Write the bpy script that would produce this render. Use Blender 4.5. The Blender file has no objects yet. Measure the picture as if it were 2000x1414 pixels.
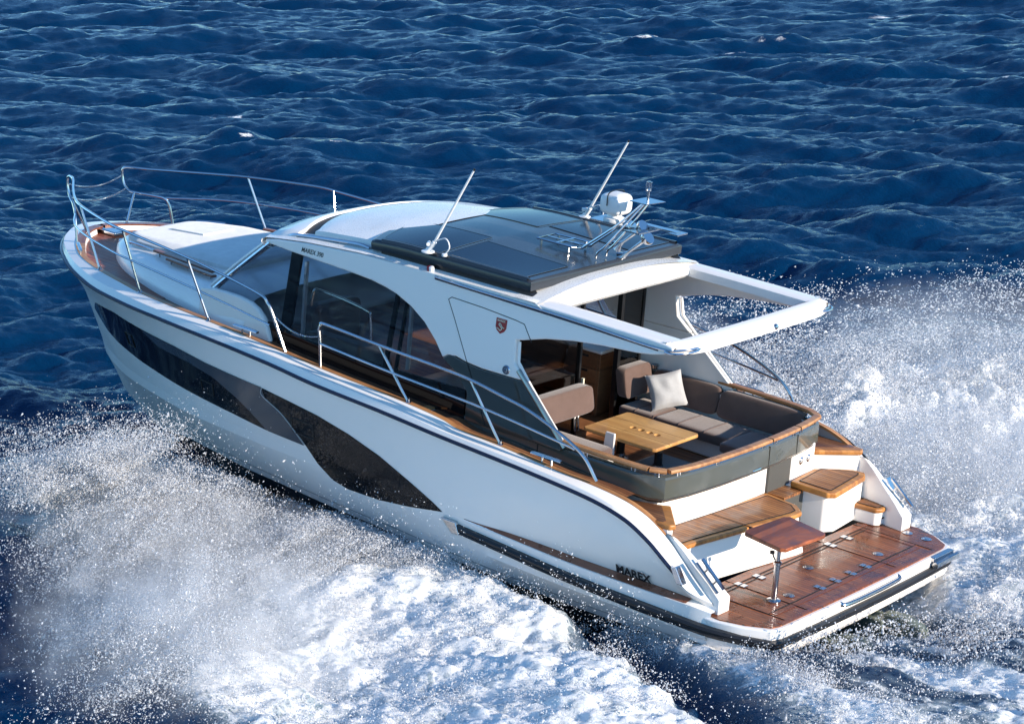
import bpy, math, random
import numpy as np
from mathutils import Vector, Matrix
random.seed(7); RNG = np.random.default_rng(11)
R = math.radians
SC = bpy.context.scene
COL = SC.collection

# ------------------------------------------------------------------ frame of the boat in the sea
PITCH = R(5.1); LIFT = 0.36                       # bow-up trim, height of the swim platform above the sea
BT = Matrix.Rotation(-PITCH, 3, 'Y')
def W(p): return BT @ Vector(p) + Vector((0, 0, LIFT))

# ------------------------------------------------------------------ camera
cam = bpy.data.cameras.new('camera'); camo = bpy.data.objects.new('camera', cam); COL.objects.link(camo)
CR = np.array([[-0.76892128, -0.63565908, 0.06853908], [-0.2347397, 0.18097309, -0.95506336], [0.59469097, -0.75045738, -0.28836848]])
CC = (-10.85116767, 19.55788186, 8.6826907)
rm = Matrix((CR[0], -CR[1], -CR[2])).transposed()  # columns: right, up, back
camo.matrix_world = Matrix.Translation(W(CC)) @ (BT @ rm).to_4x4()
cam.sensor_width = 36.0; cam.lens = 4645.924 / 2000 * 36.0
cam.clip_start = 0.5; cam.clip_end = 9000
SC.camera = camo

# ------------------------------------------------------------------ light
sun_to = (BT @ Vector((-1.0, -0.10, 0.385))).normalized()
SUN_EL = math.asin(sun_to.z); SUN_AZ = math.atan2(sun_to.x, sun_to.y)
w = bpy.data.worlds.new('World'); SC.world = w; w.use_nodes = True
nt = w.node_tree; nt.nodes.clear()
sky = nt.nodes.new('ShaderNodeTexSky'); sky.sky_type = 'NISHITA'; sky.sun_disc = False
sky.sun_elevation = SUN_EL; sky.sun_rotation = SUN_AZ; sky.altitude = 0; sky.air_density = 1.0; sky.dust_density = 0.0; sky.ozone_density = 3.6
bg = nt.nodes.new('ShaderNodeBackground'); bg.inputs[1].default_value = 0.15
wo = nt.nodes.new('ShaderNodeOutputWorld'); tn = nt.nodes.new('ShaderNodeMix'); tn.data_type = 'RGBA'; tn.blend_type = 'MULTIPLY'; tn.inputs[0].default_value = 1; tn.inputs[7].default_value = (.70, .94, 1.06, 1); nt.links.new(sky.outputs[0], tn.inputs[6]); nt.links.new(tn.outputs[2], bg.inputs[0]); nt.links.new(bg.outputs[0], wo.inputs[0])
sl = bpy.data.lights.new('sun', 'SUN'); so = bpy.data.objects.new('sun', sl); COL.objects.link(so)
sl.energy = 4.2; sl.angle = R(0.6); sl.color = (1.0, 0.88, 0.74)
so.rotation_euler = sun_to.to_track_quat('Z', 'Y').to_euler(); so.location = (-30, -3, 20)
SC.view_settings.view_transform = 'Standard'; SC.view_settings.look = 'None'; SC.view_settings.exposure = 0.85; SC.view_settings.gamma = 1.0
SC.cycles.max_bounces = 8; SC.cycles.transparent_max_bounces = 24; SC.cycles.caustics_reflective = False; SC.cycles.caustics_refractive = False

# ------------------------------------------------------------------ materials
class NT:
    def __init__(s, name):
        s.m = bpy.data.materials.new(name); s.m.use_nodes = True; s.t = s.m.node_tree; s.t.nodes.clear()
        s.out = s.t.nodes.new('ShaderNodeOutputMaterial')
    def n(s, kind, **k):
        nd = s.t.nodes.new('ShaderNode' + kind)
        for a, v in k.items(): setattr(nd, a, v)
        return nd
    def l(s, a, b): s.t.links.new(a, b)
    def math(s, op, a, b=None, clamp=False):
        nd = s.n('Math', operation=op, use_clamp=clamp)
        for i, v in enumerate((a, b)):
            if v is None: continue
            if isinstance(v, (int, float)): nd.inputs[i].default_value = v
            else: s.l(v, nd.inputs[i])
        return nd.outputs[0]
    def mix(s, f, a, b):
        nd = s.n('Mix', data_type='RGBA')
        for i, v in ((0, f), (6, a), (7, b)):
            if isinstance(v, (int, float)): nd.inputs[i].default_value = v
            elif isinstance(v, tuple): nd.inputs[i].default_value = v + (1,) if len(v) == 3 else v
            else: s.l(v, nd.inputs[i])
        return nd.outputs[2]
    def noise(s, scale, detail=4, rough=.55, vec=None, dist=0):
        nd = s.n('TexNoise'); nd.inputs['Scale'].default_value = scale; nd.inputs['Detail'].default_value = detail
        nd.inputs['Roughness'].default_value = rough; nd.inputs['Distortion'].default_value = dist
        if vec is not None: s.l(vec, nd.inputs['Vector'])
        return nd.outputs[0]
    def ramp(s, f, pts):
        nd = s.n('ValToRGB'); cr = nd.color_ramp
        while len(cr.elements) < len(pts): cr.elements.new(.5)
        for e, (p, c) in zip(cr.elements, pts):
            e.position = p; e.color = (c, c, c, 1) if isinstance(c, (int, float)) else c + (1,)
        s.l(f, nd.inputs[0]); return nd.outputs[0]
    def obj(s, scale=None):
        o = s.n('TexCoord').outputs['Object']
        if scale:
            mp = s.n('Mapping'); mp.inputs['Scale'].default_value = scale; s.l(o, mp.inputs[0]); return mp.outputs[0]
        return o
    def bsdf(s, color, rough, metal=0, coat=0, bump=None, spec=None, sheen=0, bstr=.3, bdist=.01, coat_rough=.05):
        b = s.n('BsdfPrincipled')
        for nm, v in (('Base Color', color), ('Roughness', rough), ('Metallic', metal)):
            if isinstance(v, (int, float)): b.inputs[nm].default_value = v
            elif isinstance(v, tuple): b.inputs[nm].default_value = v + (1,)
            else: s.l(v, b.inputs[nm])
        b.inputs['Coat Weight'].default_value = coat; b.inputs['Coat Roughness'].default_value = coat_rough
        b.inputs['Sheen Weight'].default_value = sheen
        if spec is not None: b.inputs['Specular IOR Level'].default_value = spec
        if bump is not None:
            bp = s.n('Bump'); bp.inputs['Strength'].default_value = bstr; bp.inputs['Distance'].default_value = bdist
            s.l(bump, bp.inputs['Height']); s.l(bp.outputs[0], b.inputs['Normal'])
        return b
    def done(s, sh): s.l(sh.outputs[0], s.out.inputs[0]); return s.m

def gelcoat(name, c, rough=.22, coat=.6, var=.05, metal=0, streak=.0):
    t = NT(name); n = t.noise(1.3, 5, .6, t.obj()); n2 = t.noise(45, 3, .6, t.obj((1, 1, .25)))
    f = t.math('ADD', t.math('MULTIPLY', n, var), t.math('MULTIPLY', n2, var * .5 + streak))
    col = t.mix(f, c, tuple(x * .55 for x in c))
    rr = t.math('ADD', t.math('MULTIPLY', n, .12), rough - .06)
    return t.done(t.bsdf(col, rr, metal, coat, bump=t.noise(2.0, 2, .5, t.obj()), bstr=.05, bdist=.02))
def wetwhite(name):
    t = NT(name); o = t.obj()
    n = t.noise(2.2, 6, .65, o); dr = t.noise(60, 2, .5, o)
    dirt = t.ramp(n, [(.45, 0.), (.75, .35)])
    col = t.mix(dirt, (.80, .79, .76), (.56, .54, .48))
    drops = t.ramp(dr, [(.52, 0.), (.66, 1.)])
    return t.done(t.bsdf(col, t.math('SUBTRACT', .42, t.math('MULTIPLY', drops, .3)), 0, .3, bump=drops, bstr=.35, bdist=.004))
def teak(name, base, dark, rough, axis=1, width=.048, caulk=(.018, .013, .01), coat=0.0, lines=True, wetness=0.0):
    t = NT(name); o = t.obj(); sp = t.n('SeparateXYZ'); t.l(o, sp.inputs[0])
    c = sp.outputs[axis]
    q = t.math('DIVIDE', c, width); fr = t.math('FRACT', q); fl = t.math('FLOOR', q)
    wn = t.n('TexWhiteNoise', noise_dimensions='1D'); t.l(fl, wn.inputs['W'])
    sc = (1.2, 14, 14) if axis == 1 else (14, 1.2, 14)
    mp = t.n('Mapping'); mp.inputs['Scale'].default_value = sc; t.l(o, mp.inputs[0])
    cb = t.n('CombineXYZ'); t.l(t.math('MULTIPLY', wn.outputs[0], 9.), cb.inputs[2]); t.l(cb.outputs[0], mp.inputs['Location'])
    grain = t.noise(3.0, 8, .7, mp.outputs[0], .6)
    f = t.math('ADD', t.math('MULTIPLY', grain, .95), t.math('MULTIPLY', t.math('SUBTRACT', wn.outputs[0], .5), .5), True)
    f2 = t.ramp(f, [(.22, 0.), (.8, 1.)])
    col = t.mix(f2, base, dark)
    blot = t.ramp(t.noise(2.6, 6, .7, o, .8), [(.45, 0.), (.62, 1.)])
    col = t.mix(t.math('MULTIPLY', blot, .35 + wetness), col, tuple(x * .45 for x in dark))
    bh = t.math('MULTIPLY', grain, .3)
    if lines:
        ln = t.math('LESS_THAN', fr, .15)
        col = t.mix(ln, col, caulk); bh = t.math('SUBTRACT', bh, ln)
    rr = t.math('ADD', rough, t.math('MULTIPLY', t.math('SUBTRACT', 1., blot), .22 if wetness else .1))
    rip = t.noise(9, 3, .6, o)
    b = t.bsdf(col, rr, 0, coat, bump=t.math('ADD', bh, t.math('MULTIPLY', rip, 1.2 if wetness else .1)), bstr=.3, bdist=.004)
    return t.done(b)
def fabric(name, c, scale=260):
    t = NT(name); o = t.obj(); n = t.noise(7, 5, .7, o); f = t.noise(scale, 2, .5, o)
    col = t.mix(t.math('MULTIPLY', n, .8), tuple(min(1, x * 1.25) for x in c), tuple(x * .55 for x in c))
    return t.done(t.bsdf(col, .95, 0, 0, bump=t.math('ADD', f, n), bstr=.5, bdist=.004, sheen=.4, spec=.15))
def plain(name, c, rough, metal=0, coat=0, bscale=None, bstr=.2, spec=None):
    t = NT(name); o = t.obj()
    n = t.noise(bscale or 12, 4, .6, o)
    col = t.mix(t.math('MULTIPLY', n, .35), c, tuple(x * .6 for x in c))
    return t.done(t.bsdf(col, rough, metal, coat, bump=n, bstr=bstr if bscale else .03, bdist=.004, spec=spec))
def glass(name, tint, refl=.06):
    t = NT(name); tr = t.n('BsdfTransparent'); tr.inputs[0].default_value = tint + (1,)
    g = t.n('BsdfGlossy'); g.inputs['Roughness'].default_value = .02; g.inputs[0].default_value = (1, 1, 1, 1)
    lw = t.n('LayerWeight'); lw.inputs[0].default_value = .5; fz = t.math('ADD', .035 + max(refl, 0), t.math('MULTIPLY', t.math('POWER', lw.outputs['Facing'], 5.), .9))
    bp = t.n('Bump'); bp.inputs['Strength'].default_value = .06; bp.inputs['Distance'].default_value = .02; t.l(t.noise(1.6, 2, .5, t.obj()), bp.inputs['Height'])
    t.l(bp.outputs[0], g.inputs['Normal'])
    mx = t.n('MixShader'); t.l(fz, mx.inputs[0]); t.l(tr.outputs[0], mx.inputs[1]); t.l(g.outputs[0], mx.inputs[2])
    return t.done(mx)
def darkpane(name, c=(.008, .009, .011), rough=.04, speck=0.):
    t = NT(name); o = t.obj(); col = c
    if speck:
        f = t.ramp(t.noise(70, 3, .6, o), [(.60, 0.), (.72, speck)]); f2 = t.ramp(t.noise(1.5, 3, .6, o), [(.4, 0.), (.6, 1.)])
        col = t.mix(t.math('MULTIPLY', f, f2), c, (.4, .42, .46))
    return t.done(t.bsdf(col, rough, 0, 0, bump=t.noise(2.5, 2, .5, o), bstr=.04, bdist=.02, spec=.35))
M = dict(
    white=gelcoat('white gelcoat', (.87, .83, .785), .30, .22), wet=wetwhite('wet white gelcoat'), cream=gelcoat('cream gelcoat', (.62, .60, .55), .4, .2),
    grey=gelcoat('dark grey gelcoat', (.085, .09, .075), .12, 1.0, .2), lightgrey=gelcoat('pale grey liner', (.42, .42, .42), .45, .1),
    doorgrey=plain('matt grey laminate', (.075, .075, .07), .5), quarter=gelcoat('shaded grey gelcoat', (.045, .048, .042), .12, 1.0, .2),  # quarter: darker copy of the sunlit coaming grey, shade put into the colour
    swoosh=gelcoat('slate grey hull band', (.05, .06, .075), .25, .6, .1),
    bottom=plain('black bottom paint', (.012, .013, .016), .45, 0, 0, 3, .3), navy=plain('navy stripe', (.008, .014, .04), .25),
    rubber=plain('black rubber', (.014, .014, .016), .42, 0, 0, 40, .3), chrome=plain('polished steel', (.56, .57, .59), .16, 1.0),
    solar=plain('solar cell sheet', (.004, .008, .022), .15, 0, 0, 2.5, .12, .2), roofgrey=gelcoat('wet roof grey gelcoat', (.036, .040, .046), .22, .04, .3, 0, .2),
    black=plain('black', (.01, .01, .011), .3), fabric=fabric('brown upholstery', (.125, .078, .062)), pillow=fabric('light grey tweed', (.43, .42, .41), 90),
    pad=fabric('white sun pad', (.62, .61, .59), 200), shade_grey=plain('grey of shaded white', (.27, .27, .26), .9, 0, 0, 200, .5),
    deck=teak('side deck teak', (.30, .13, .055), (.13, .045, .02), .30), bowdeck=teak('bow deck teak', (.36, .11, .05), (.19, .05, .025), .38),
    platform=teak('wet platform teak', (.33, .098, .028), (.14, .034, .010), .16, coat=.12, wetness=.25),
    platborder=teak('wet border teak', (.27, .075, .023), (.13, .03, .009), .16, axis=0, coat=.12, lines=False, wetness=.2),
    step=teak('step teak', (.37, .155, .05), (.17, .058, .018), .34, width=.05, wetness=.05), stepedge=teak('step border teak', (.55, .24, .06), (.30, .11, .028), .32, lines=False),
    cap=teak('rail teak', (.50, .25, .10), (.33, .14, .05), .35, lines=False), capdark=teak('wet rail teak', (.26, .09, .045), (.16, .05, .025), .25, lines=False),
    table=teak('table teak', (.62, .35, .12), (.42, .20, .06), .32, width=.11, lines=False, coat=.2), wettable=teak('wet table teak', (.36, .10, .035), (.075, .015, .008), .28, axis=0, width=.09, lines=False, coat=.1, wetness=.25),
    walnut=teak('walnut joinery', (.34, .15, .065), (.17, .07, .03), .35, axis=2, width=.5, lines=False),
    glass=glass('tinted glass', (.74, .76, .78), -.015), clear=glass('light glass', (.74, .78, .84), .05), pane=darkpane('black hull glazing', speck=0.),
    doorglass=glass('door glass', (.42, .42, .42)), opaque=darkpane('black glazing border', (.006, .006, .007)),
    drive=gelcoat('sea green drive leg', (.17, .20, .16), .4, .1, .3), red=plain('red badge', (.32, .012, .02), .3), gold=plain('pale emblem', (.72, .66, .50), .4),
    letter=plain('black lettering', (.012, .013, .016), .35), tweedwhite=plain('white plastic', (.80, .80, .80), .35), lens=glass('clear lens', (.9, .9, .9), .1),
    cupdark=plain('shaded bore', (.16, .075, .025), .5), recess=plain('dark recess', (.012, .011, .011), .6), silver=plain('silver trim', (.52, .50, .42), .28, 1.0),
)

# ------------------------------------------------------------------ mesh helpers (all in boat coordinates)
def pchip(xs, ys, x):
    xs = np.asarray(xs, float); ys = np.asarray(ys, float)
    h = np.diff(xs); d = np.diff(ys) / h; m = np.zeros_like(ys); m[0] = d[0]; m[-1] = d[-1]
    for i in range(1, len(xs) - 1):
        if d[i - 1] * d[i] > 0:
            w1 = 2 * h[i] + h[i - 1]; w2 = h[i] + 2 * h[i - 1]; m[i] = (w1 + w2) / (w1 / d[i - 1] + w2 / d[i])
    x = np.clip(x, xs[0], xs[-1]); i = np.clip(np.searchsorted(xs, x) - 1, 0, len(h) - 1); t = (x - xs[i]) / h[i]
    return (ys[i] * (2 * t**3 - 3 * t**2 + 1) + h[i] * m[i] * (t**3 - 2 * t**2 + t) + ys[i + 1] * (3 * t**2 - 2 * t**3) + h[i] * m[i + 1] * (t**3 - t**2))
def smooth(pts, n=8, closed=False):
    P = [Vector(p) for p in pts]
    if len(P) < 3: return P
    out = []; N = len(P); rng = range(N if closed else N - 1)
    for i in rng:
        if closed: a, b, c, d = P[i - 1], P[i], P[(i + 1) % N], P[(i + 2) % N]
        else: b, c = P[i], P[i + 1]; a = P[i - 1] if i else b * 2 - c; d = P[i + 2] if i + 2 < N else c * 2 - b
        for k in range(n):
            t = k / n
            out.append(.5 * ((2 * b) + (c - a) * t + (2 * a - 5 * b + 4 * c - d) * t * t + (3 * b - a - 3 * c + d) * t**3))
    if not closed: out.append(P[-1])
    return out
class MB:
    def __init__(s, sy=1): s.v = []; s.f = []; s.sy = sy
    def add(s, vs, fs):
        o = len(s.v); s.v += [(p[0], p[1] * s.sy, p[2]) for p in vs]; s.f += [tuple(i + o for i in f) for f in fs]; return s
    def prism(s, poly, axis, a, b):
        def P(p, h): return {'z': (p[0], p[1], h), 'y': (p[0], h, p[1]), 'x': (h, p[0], p[1])}[axis]
        n = len(poly); fa = a if callable(a) else (lambda p: a); fb = b if callable(b) else (lambda p: b)
        vs = [P(p, fa(p)) for p in poly] + [P(p, fb(p)) for p in poly]
        fs = [tuple(range(n)), tuple(range(2 * n - 1, n - 1, -1))] + [(i, i + n, (i + 1) % n + n, (i + 1) % n) for i in range(n)]
        return s.add(vs, fs)
    def box(s, x0, x1, y0, y1, z0, z1): return s.prism([(x0, y0), (x1, y0), (x1, y1), (x0, y1)], 'z', z0, z1)
    def grid(s, rows, closed=False):
        n = len(rows[0]); vs = [p for r in rows for p in r]; fs = []
        for i in range(len(rows) - 1):
            for j in range(n if closed else n - 1):
                k = (j + 1) % n; fs.append((i * n + j, i * n + k, (i + 1) * n + k, (i + 1) * n + j))
        return s.add(vs, fs)
    def tube(s, pts, r, sm=True, seg=8, n=6, cap=True):
        P = smooth(pts, n) if sm else [Vector(p) for p in pts]
        rows = []; up = Vector((0, 0, 1)); prev = None
        for i, p in enumerate(P):
            t = (P[min(i + 1, len(P) - 1)] - P[max(i - 1, 0)]).normalized()
            if prev is None: a = t.cross(up if abs(t.z) < .9 else Vector((1, 0, 0))).normalized()
            else: a = (prev - t * prev.dot(t)).normalized()
            prev = a; b = t.cross(a); rr = r(i / (len(P) - 1)) if callable(r) else r
            rows.append([p + (a * math.cos(q) + b * math.sin(q)) * rr for q in [2 * math.pi * k / seg for k in range(seg)]])
        o = len(s.v); s.grid(rows, True)
        if cap: s.f.append(tuple(o + i for i in range(seg))); s.f.append(tuple(o + (len(P) - 1) * seg + i for i in reversed(range(seg))))
        return s
    def lathe(s, base, prof, axis=(0, 0, 1), seg=16):
        ax = Vector(axis).normalized(); a = ax.cross(Vector((1, 0, 0)) if abs(ax.x) < .9 else Vector((0, 1, 0))).normalized(); b = ax.cross(a)
        rows = [[Vector(base) + ax * h + (a * math.cos(2 * math.pi * k / seg) + b * math.sin(2 * math.pi * k / seg)) * max(r, 1e-4) for k in range(seg)] for r, h in prof]
        return s.grid(rows, True)
    def cushion(s, x0, x1, y0, y1, z0, z1, r=.05, e=4, puff=.012, fn=None):
        # superellipsoid-like pillow box
        N = 18; rows = []
        cx, cy, cz = (x0 + x1) / 2, (y0 + y1) / 2, (z0 + z1) / 2; hx, hy, hz = abs(x1 - x0) / 2, abs(y1 - y0) / 2, abs(z1 - z0) / 2
        def se(t, h, k):
            c, sn = math.cos(t), math.sin(t); return math.copysign(abs(c)**(2 / k), c), math.copysign(abs(sn)**(2 / k), sn)
        for i in range(N + 1):
            ph = -math.pi / 2 + math.pi * i / N; c, sn = se(ph, 1, e); row = []
            for j in range(32):
                th = 2 * math.pi * j / 32; a, b = se(th, 1, e * 2)
                p = Vector((cx + hx * a * c, cy + hy * b * c, cz + hz * sn)); row.append(fn(p) if fn else p)
            rows.append(row)
        return s.grid(rows, True)
    def build(s, name, mat, parent=None, smoothang=38, bevel=0, label=None, recalc=True):
        off = Vector((0, 0, 0)); q = parent
        while q is not None:
            if 'base' in THG.get(q.name, {}): off = Vector(THG[q.name]['base'])
            q = q.parent
        me = bpy.data.meshes.new(name); me.from_pydata([Vector(p) - off for p in s.v], [], s.f)
        if recalc:
            import bmesh
            bm = bmesh.new(); bm.from_mesh(me); bmesh.ops.recalc_face_normals(bm, faces=bm.faces); bm.to_mesh(me); bm.free()
        me.update(); me.materials.append(M[mat] if isinstance(mat, str) else mat)
        o = bpy.data.objects.new(name, me); COL.objects.link(o)
        if parent: o.parent = parent
        for p in me.polygons: p.use_smooth = True
        me.set_sharp_from_angle(angle=R(smoothang))
        if bevel:
            b = o.modifiers.new('bevel', 'BEVEL'); b.width = bevel; b.segments = 3; b.limit_method = 'ANGLE'; b.angle_limit = R(35); b.harden_normals = True
        if label: o['label'] = label
        return o
THG = {}
def thing(name, label, cat, base=(0, 0, 0), group=None):
    o = bpy.data.objects.new(name, None); COL.objects.link(o); o.empty_display_size = .3
    o.location = W(base); o.rotation_euler = (0, -PITCH, 0)
    o['label'] = label; o['category'] = cat
    if group: o['group'] = group
    THG[o.name] = dict(base=base); return o
YACHT = thing('motor_yacht', 'white motor yacht with teak decks, grey sunroof and open cockpit, speeding bow-up through blue sea', 'yacht')
Y = YACHT

# ------------------------------------------------------------------ HULL
# level curves (x from stern to bow): y and z given on x control points
LV = dict(
    keel=([.55, 3, 6, 9, 10.0, 10.35], [0] * 6, [-1.02, -1.08, -1.16, -1.18, -1.10, -1.04]),
    chine=([.55, 2, 3.2, 5, 6.4, 7.15, 7.85, 8.6, 9.4, 10.0, 10.35], [1.76, 1.78, 1.77, 1.73, 1.62, 1.46, 1.25, 1.0, .55, .22, 0], [-.42, -.45, -.46, -.41, -.40, -.45, -.50, -.57, -.80, -.95, -1.03]),
    boot=([.55, 2, 3.2, 5, 6.4, 7.15, 7.85, 8.6, 9.4, 10.0, 10.35], [1.70, 1.70, 1.67, 1.56, 1.38, 1.20, .98, .72, .34, .12, 0], [-.64, -.68, -.72, -.74, -.76, -.80, -.84, -.88, -.98, -1.01, -1.035]),
    low=([.55, 2, 3.6, 5, 6.4, 7.85, 8.8, 9.6, 10.2, 10.6, 10.9], [1.93, 1.95, 1.94, 1.90, 1.78, 1.47, 1.15, .80, .46, .22, 0], [-.2, -.2, -.17, -.14, -.14, -.2, -.27, -.38, -.5, -.62, -.72]),
    out=([.55, .8, 2, 3.6, 5, 6.4, 7.85, 9.0, 9.8, 10.4, 10.85, 11.15, 11.28], [1.86, 1.92, 1.955, 1.95, 1.925, 1.84, 1.63, 1.30, .97, .64, .35, .12, 0], [.03, .06, .06, .10, .1, .08, .03, -.02, -.08, -.13, -.18, -.22, -.24]),
    inn=([.55, .8, 1.1, 2, 3.0, 3.6, 5, 6.4, 7.85, 9.0, 9.8, 10.4, 10.85, 11.2, 11.36], [1.80, 1.80, 1.80, 1.825, 1.89, 1.949, 1.93, 1.85, 1.65, 1.33, 1.01, .68, .40, .14, 0], [.031, .075, .08, .085, .115, .12, .16, .18, .14, .10, .06, .02, -.02, -.05, -.06]),
    mid=([.57, .82, 1.1, 2, 3.6, 5, 6.4, 7.85, 9.0, 9.8, 10.4, 10.85, 11.2, 11.42, 11.52], [1.78, 1.85, 1.89, 1.93, 1.965, 1.96, 1.91, 1.76, 1.50, 1.21, .90, .60, .32, .12, 0], [.06, .12, .28, .45, .50, .55, .60, .60, .57, .53, .48, .43, .38, .34, .32]),
    upm=([.58, .83, 1.12, 1.6, 2.3, 3.6, 5, 6.4, 7.85, 9.0, 9.8, 10.4, 10.9, 11.3, 11.55, 11.64], [1.79, 1.90, 1.925, 1.95, 1.97, 1.98, 1.985, 1.96, 1.85, 1.64, 1.37, 1.09, .76, .42, .17, 0], [.08, .16, .38, .60, .72, .78, .84, .90, .93, .90, .87, .85, .83, .80, .78, .77]),
    stripe=([.59, .84, .9, 1.09, 1.28, 1.57, 1.94, 2.3, 3.1, 3.9, 4.8, 5.7, 6.5, 7.5, 8.5, 9.5, 10.3, 10.75, 11.2, 11.5, 11.68, 11.74], [1.80, 1.93, 1.94, 1.953, 1.96, 1.968, 1.978, 1.985, 1.99, 1.995, 2.0, 1.99, 1.978, 1.94, 1.86, 1.68, 1.40, 1.15, .82, .50, .22, 0], [.10, .22, .28, .424, .555, .693, .777, .815, .868, .91, .97, 1.01, 1.075, 1.115, 1.13, 1.13, 1.16, 1.18, 1.19, 1.2, 1.2, 1.2]),
    should=([.60, .85, .92, 1.12, 1.31, 1.6, 1.96, 2.3, 3.1, 3.9, 4.8, 5.7, 6.5, 7.5, 8.5, 9.5, 10.3, 10.75, 11.2, 11.48, 11.65, 11.71], [1.79, 1.89, 1.90, 1.915, 1.92, 1.928, 1.94, 1.945, 1.95, 1.955, 1.96, 1.95, 1.93, 1.89, 1.81, 1.63, 1.35, 1.10, .78, .47, .20, 0], [.11, .25, .32, .475, .61, .75, .835, .875, .93, .975, 1.06, 1.115, 1.17, 1.21, 1.225, 1.235, 1.255, 1.27, 1.28, 1.285, 1.285, 1.285]),
    cap=([.61, .87, .98, 1.23, 1.42, 1.7, 2.08, 2.46, 2.95, 3.33, 3.87, 4.0, 4.5, 5.8, 6.4, 7.1, 7.6, 8.2, 8.8, 9.35, 9.9, 10.4, 10.8, 11.1, 11.3, 11.42, 11.47], [1.78, 1.79, 1.79, 1.801, 1.805, 1.812, 1.82, 1.823, 1.826, 1.829, 1.833, 1.833, 1.837, 1.828, 1.819, 1.80, 1.767, 1.731, 1.657, 1.545, 1.39, 1.19, .93, .66, .42, .2, 0], [.12, .33, .43, .634, .744, .83, .877, .898, .94, .968, 1.0, 1.035, 1.09, 1.16, 1.20, 1.24, 1.253, 1.27, 1.275, 1.29, 1.295, 1.30, 1.305, 1.31, 1.31, 1.31, 1.31]),
)
def lev(nm, x):
    xs, ys, zs = LV[nm]; return pchip(xs, ys, x), pchip(xs, zs, x)
ORDER = ['chine', 'low', 'out', 'inn', 'mid', 'upm', 'stripe', 'should', 'cap']
def levgrid(names, sy=1, n=170):
    g = np.linspace(0, 1, n); g = .5 - .5 * np.cos(np.pi * g) * (1 - 0) ; g = .55 * g + .45 * np.linspace(0, 1, n)
    rows = []
    for nm in names:
        xs = LV[nm][0]; x = xs[0] + (xs[-1] - xs[0]) * g; y, z = lev(nm, x); rows.append(list(zip(x, y, z)))
    return rows
def hull_y(x, z, names=ORDER[1:7]):
    a = [lev(nm, np.array([x])) for nm in names if LV[nm][0][-1] >= x]
    if not a: return 0.0
    zz = [q[1][0] for q in a]; yy = [q[0][0] for q in a]; o = np.argsort(zz)
    return float(np.interp(z, np.array(zz)[o], np.array(yy)[o]))
def sub(rows, k):                                   # refine between levels smoothly for a fair surface
    out = []
    A = np.array(rows)
    s = smooth_rows(A, k); return [[tuple(p) for p in r] for r in s]
def smooth_rows(A, k):
    n = len(A); out = []
    for i in range(n - 1):
        a = A[max(i - 1, 0)]; b = A[i]; c = A[i + 1]; d = A[min(i + 2, n - 1)]
        for j in range(k):
            t = j / k; out.append(.5 * (2 * b + (c - a) * t + (2 * a - 5 * b + 4 * c - d) * t * t + (3 * b - a - 3 * c + d) * t**3))
    out.append(A[-1]); return out
hb = MB(); 
for sy in (1, -1):
    hb.sy = sy
    hb.grid(levgrid(['chine', 'low', 'out'])); hb.grid(levgrid(['out', 'inn'])); hb.grid(sub(levgrid(['inn', 'mid', 'upm', 'stripe']), 3)); hb.grid(levgrid(['stripe', 'should', 'cap']))
HULL = hb.build('hull', 'white', Y, 30, recalc=False)
kb = MB()
for sy in (1, -1): kb.sy = sy; kb.grid(levgrid(['keel', 'boot'])); kb.grid(levgrid(['boot', 'chine']))
kb.sy = 1; kb.prism([(-1.76, -.42), (0, -.98), (1.76, -.42), (1.76, -.2), (-1.76, -.2)], 'x', .5, .56)
kb.build('bottom_paint', 'bottom', HULL, 30, recalc=False)
def along(nm, x0, x1, n, dy=0, dz=0, sy=1):
    x = np.linspace(x0, x1, n); y, z = lev(nm, x); return [(a, (b + dy) * sy, c + dz) for a, b, c in zip(x, y, z)]
def xs_dense(x0, x1, n): return x0 + (x1 - x0) * (np.linspace(0, 1, n))
for sy in (1, -1):
    st = MB(sy); x = np.concatenate([np.linspace(.86, 1.6, 20), np.linspace(1.65, 10.5, 90), np.linspace(10.55, 11.73, 50)]); y, z = lev('stripe', x)
    rows = []
    for a, b, c in zip(x, y, z): rows.append([(a, b + .004, c - .004), (a + .002, b + .022, c + .004), (a + .002, b + .02, c + .022), (a, b - .006, c + .034)])
    st.grid(rows); st.build('rub_stripe', 'navy', HULL)
    # chine groove
    gr = MB(sy); x = np.linspace(1.0, 9.9, 80); y, z = lev('chine', x); yl, zl = lev('low', x); f = .33
    rows = [[(a, b + (c - b) * f + .006, d + (e - d) * f), (a, b + (c - b) * (f + .05) + .006, d + (e - d) * (f + .05))] for a, b, c, d, e in zip(x, y, yl, z, zl)]
    gr.grid(rows); gr.build('spray_rail', 'lightgrey', HULL, recalc=False)
# hull glazing : strips between an upper and a lower curve in (x, z)
def strip(name, mat, up, lo, off, sy, x0, x1, parent, n=70, m=8, label=None):
    ux, uz = zip(*sorted(up)); lx, lz = zip(*sorted(lo)); rows = []
    for x in np.linspace(x0, x1, n):
        a = np.interp(x, ux, uz); b = np.interp(x, lx, lz); a = max(a, b + .001)
        rows.append([(x, hull_y(x, z) + off, z) for z in np.linspace(b, a, m)])
    return MB(sy).grid(rows).build(name, mat, parent, recalc=False, label=label)
fr = [(6.555, .775), (6.50, .655), (6.259, .535), (6.023, .368), (5.905, .28)]
fu = [(10.31, .66), (10.12, .80), (9.44, .885), (8.733, .862), (8.095, .85), (7.533, .805), (6.991, .787)]
flo = [(10.31, .64), (10.20, .54), (10.05, .46), (9.734, .404), (9.007, .359), (8.276, .335), (7.646, .316), (7.072, .3), (6.537, .275), (5.905, .276)]
au = [(6.547, .772), (6.159, .737), (5.684, .689), (5.223, .606), (4.778, .486), (4.338, .319), (4.012, .188), (3.87, .117)]
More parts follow.
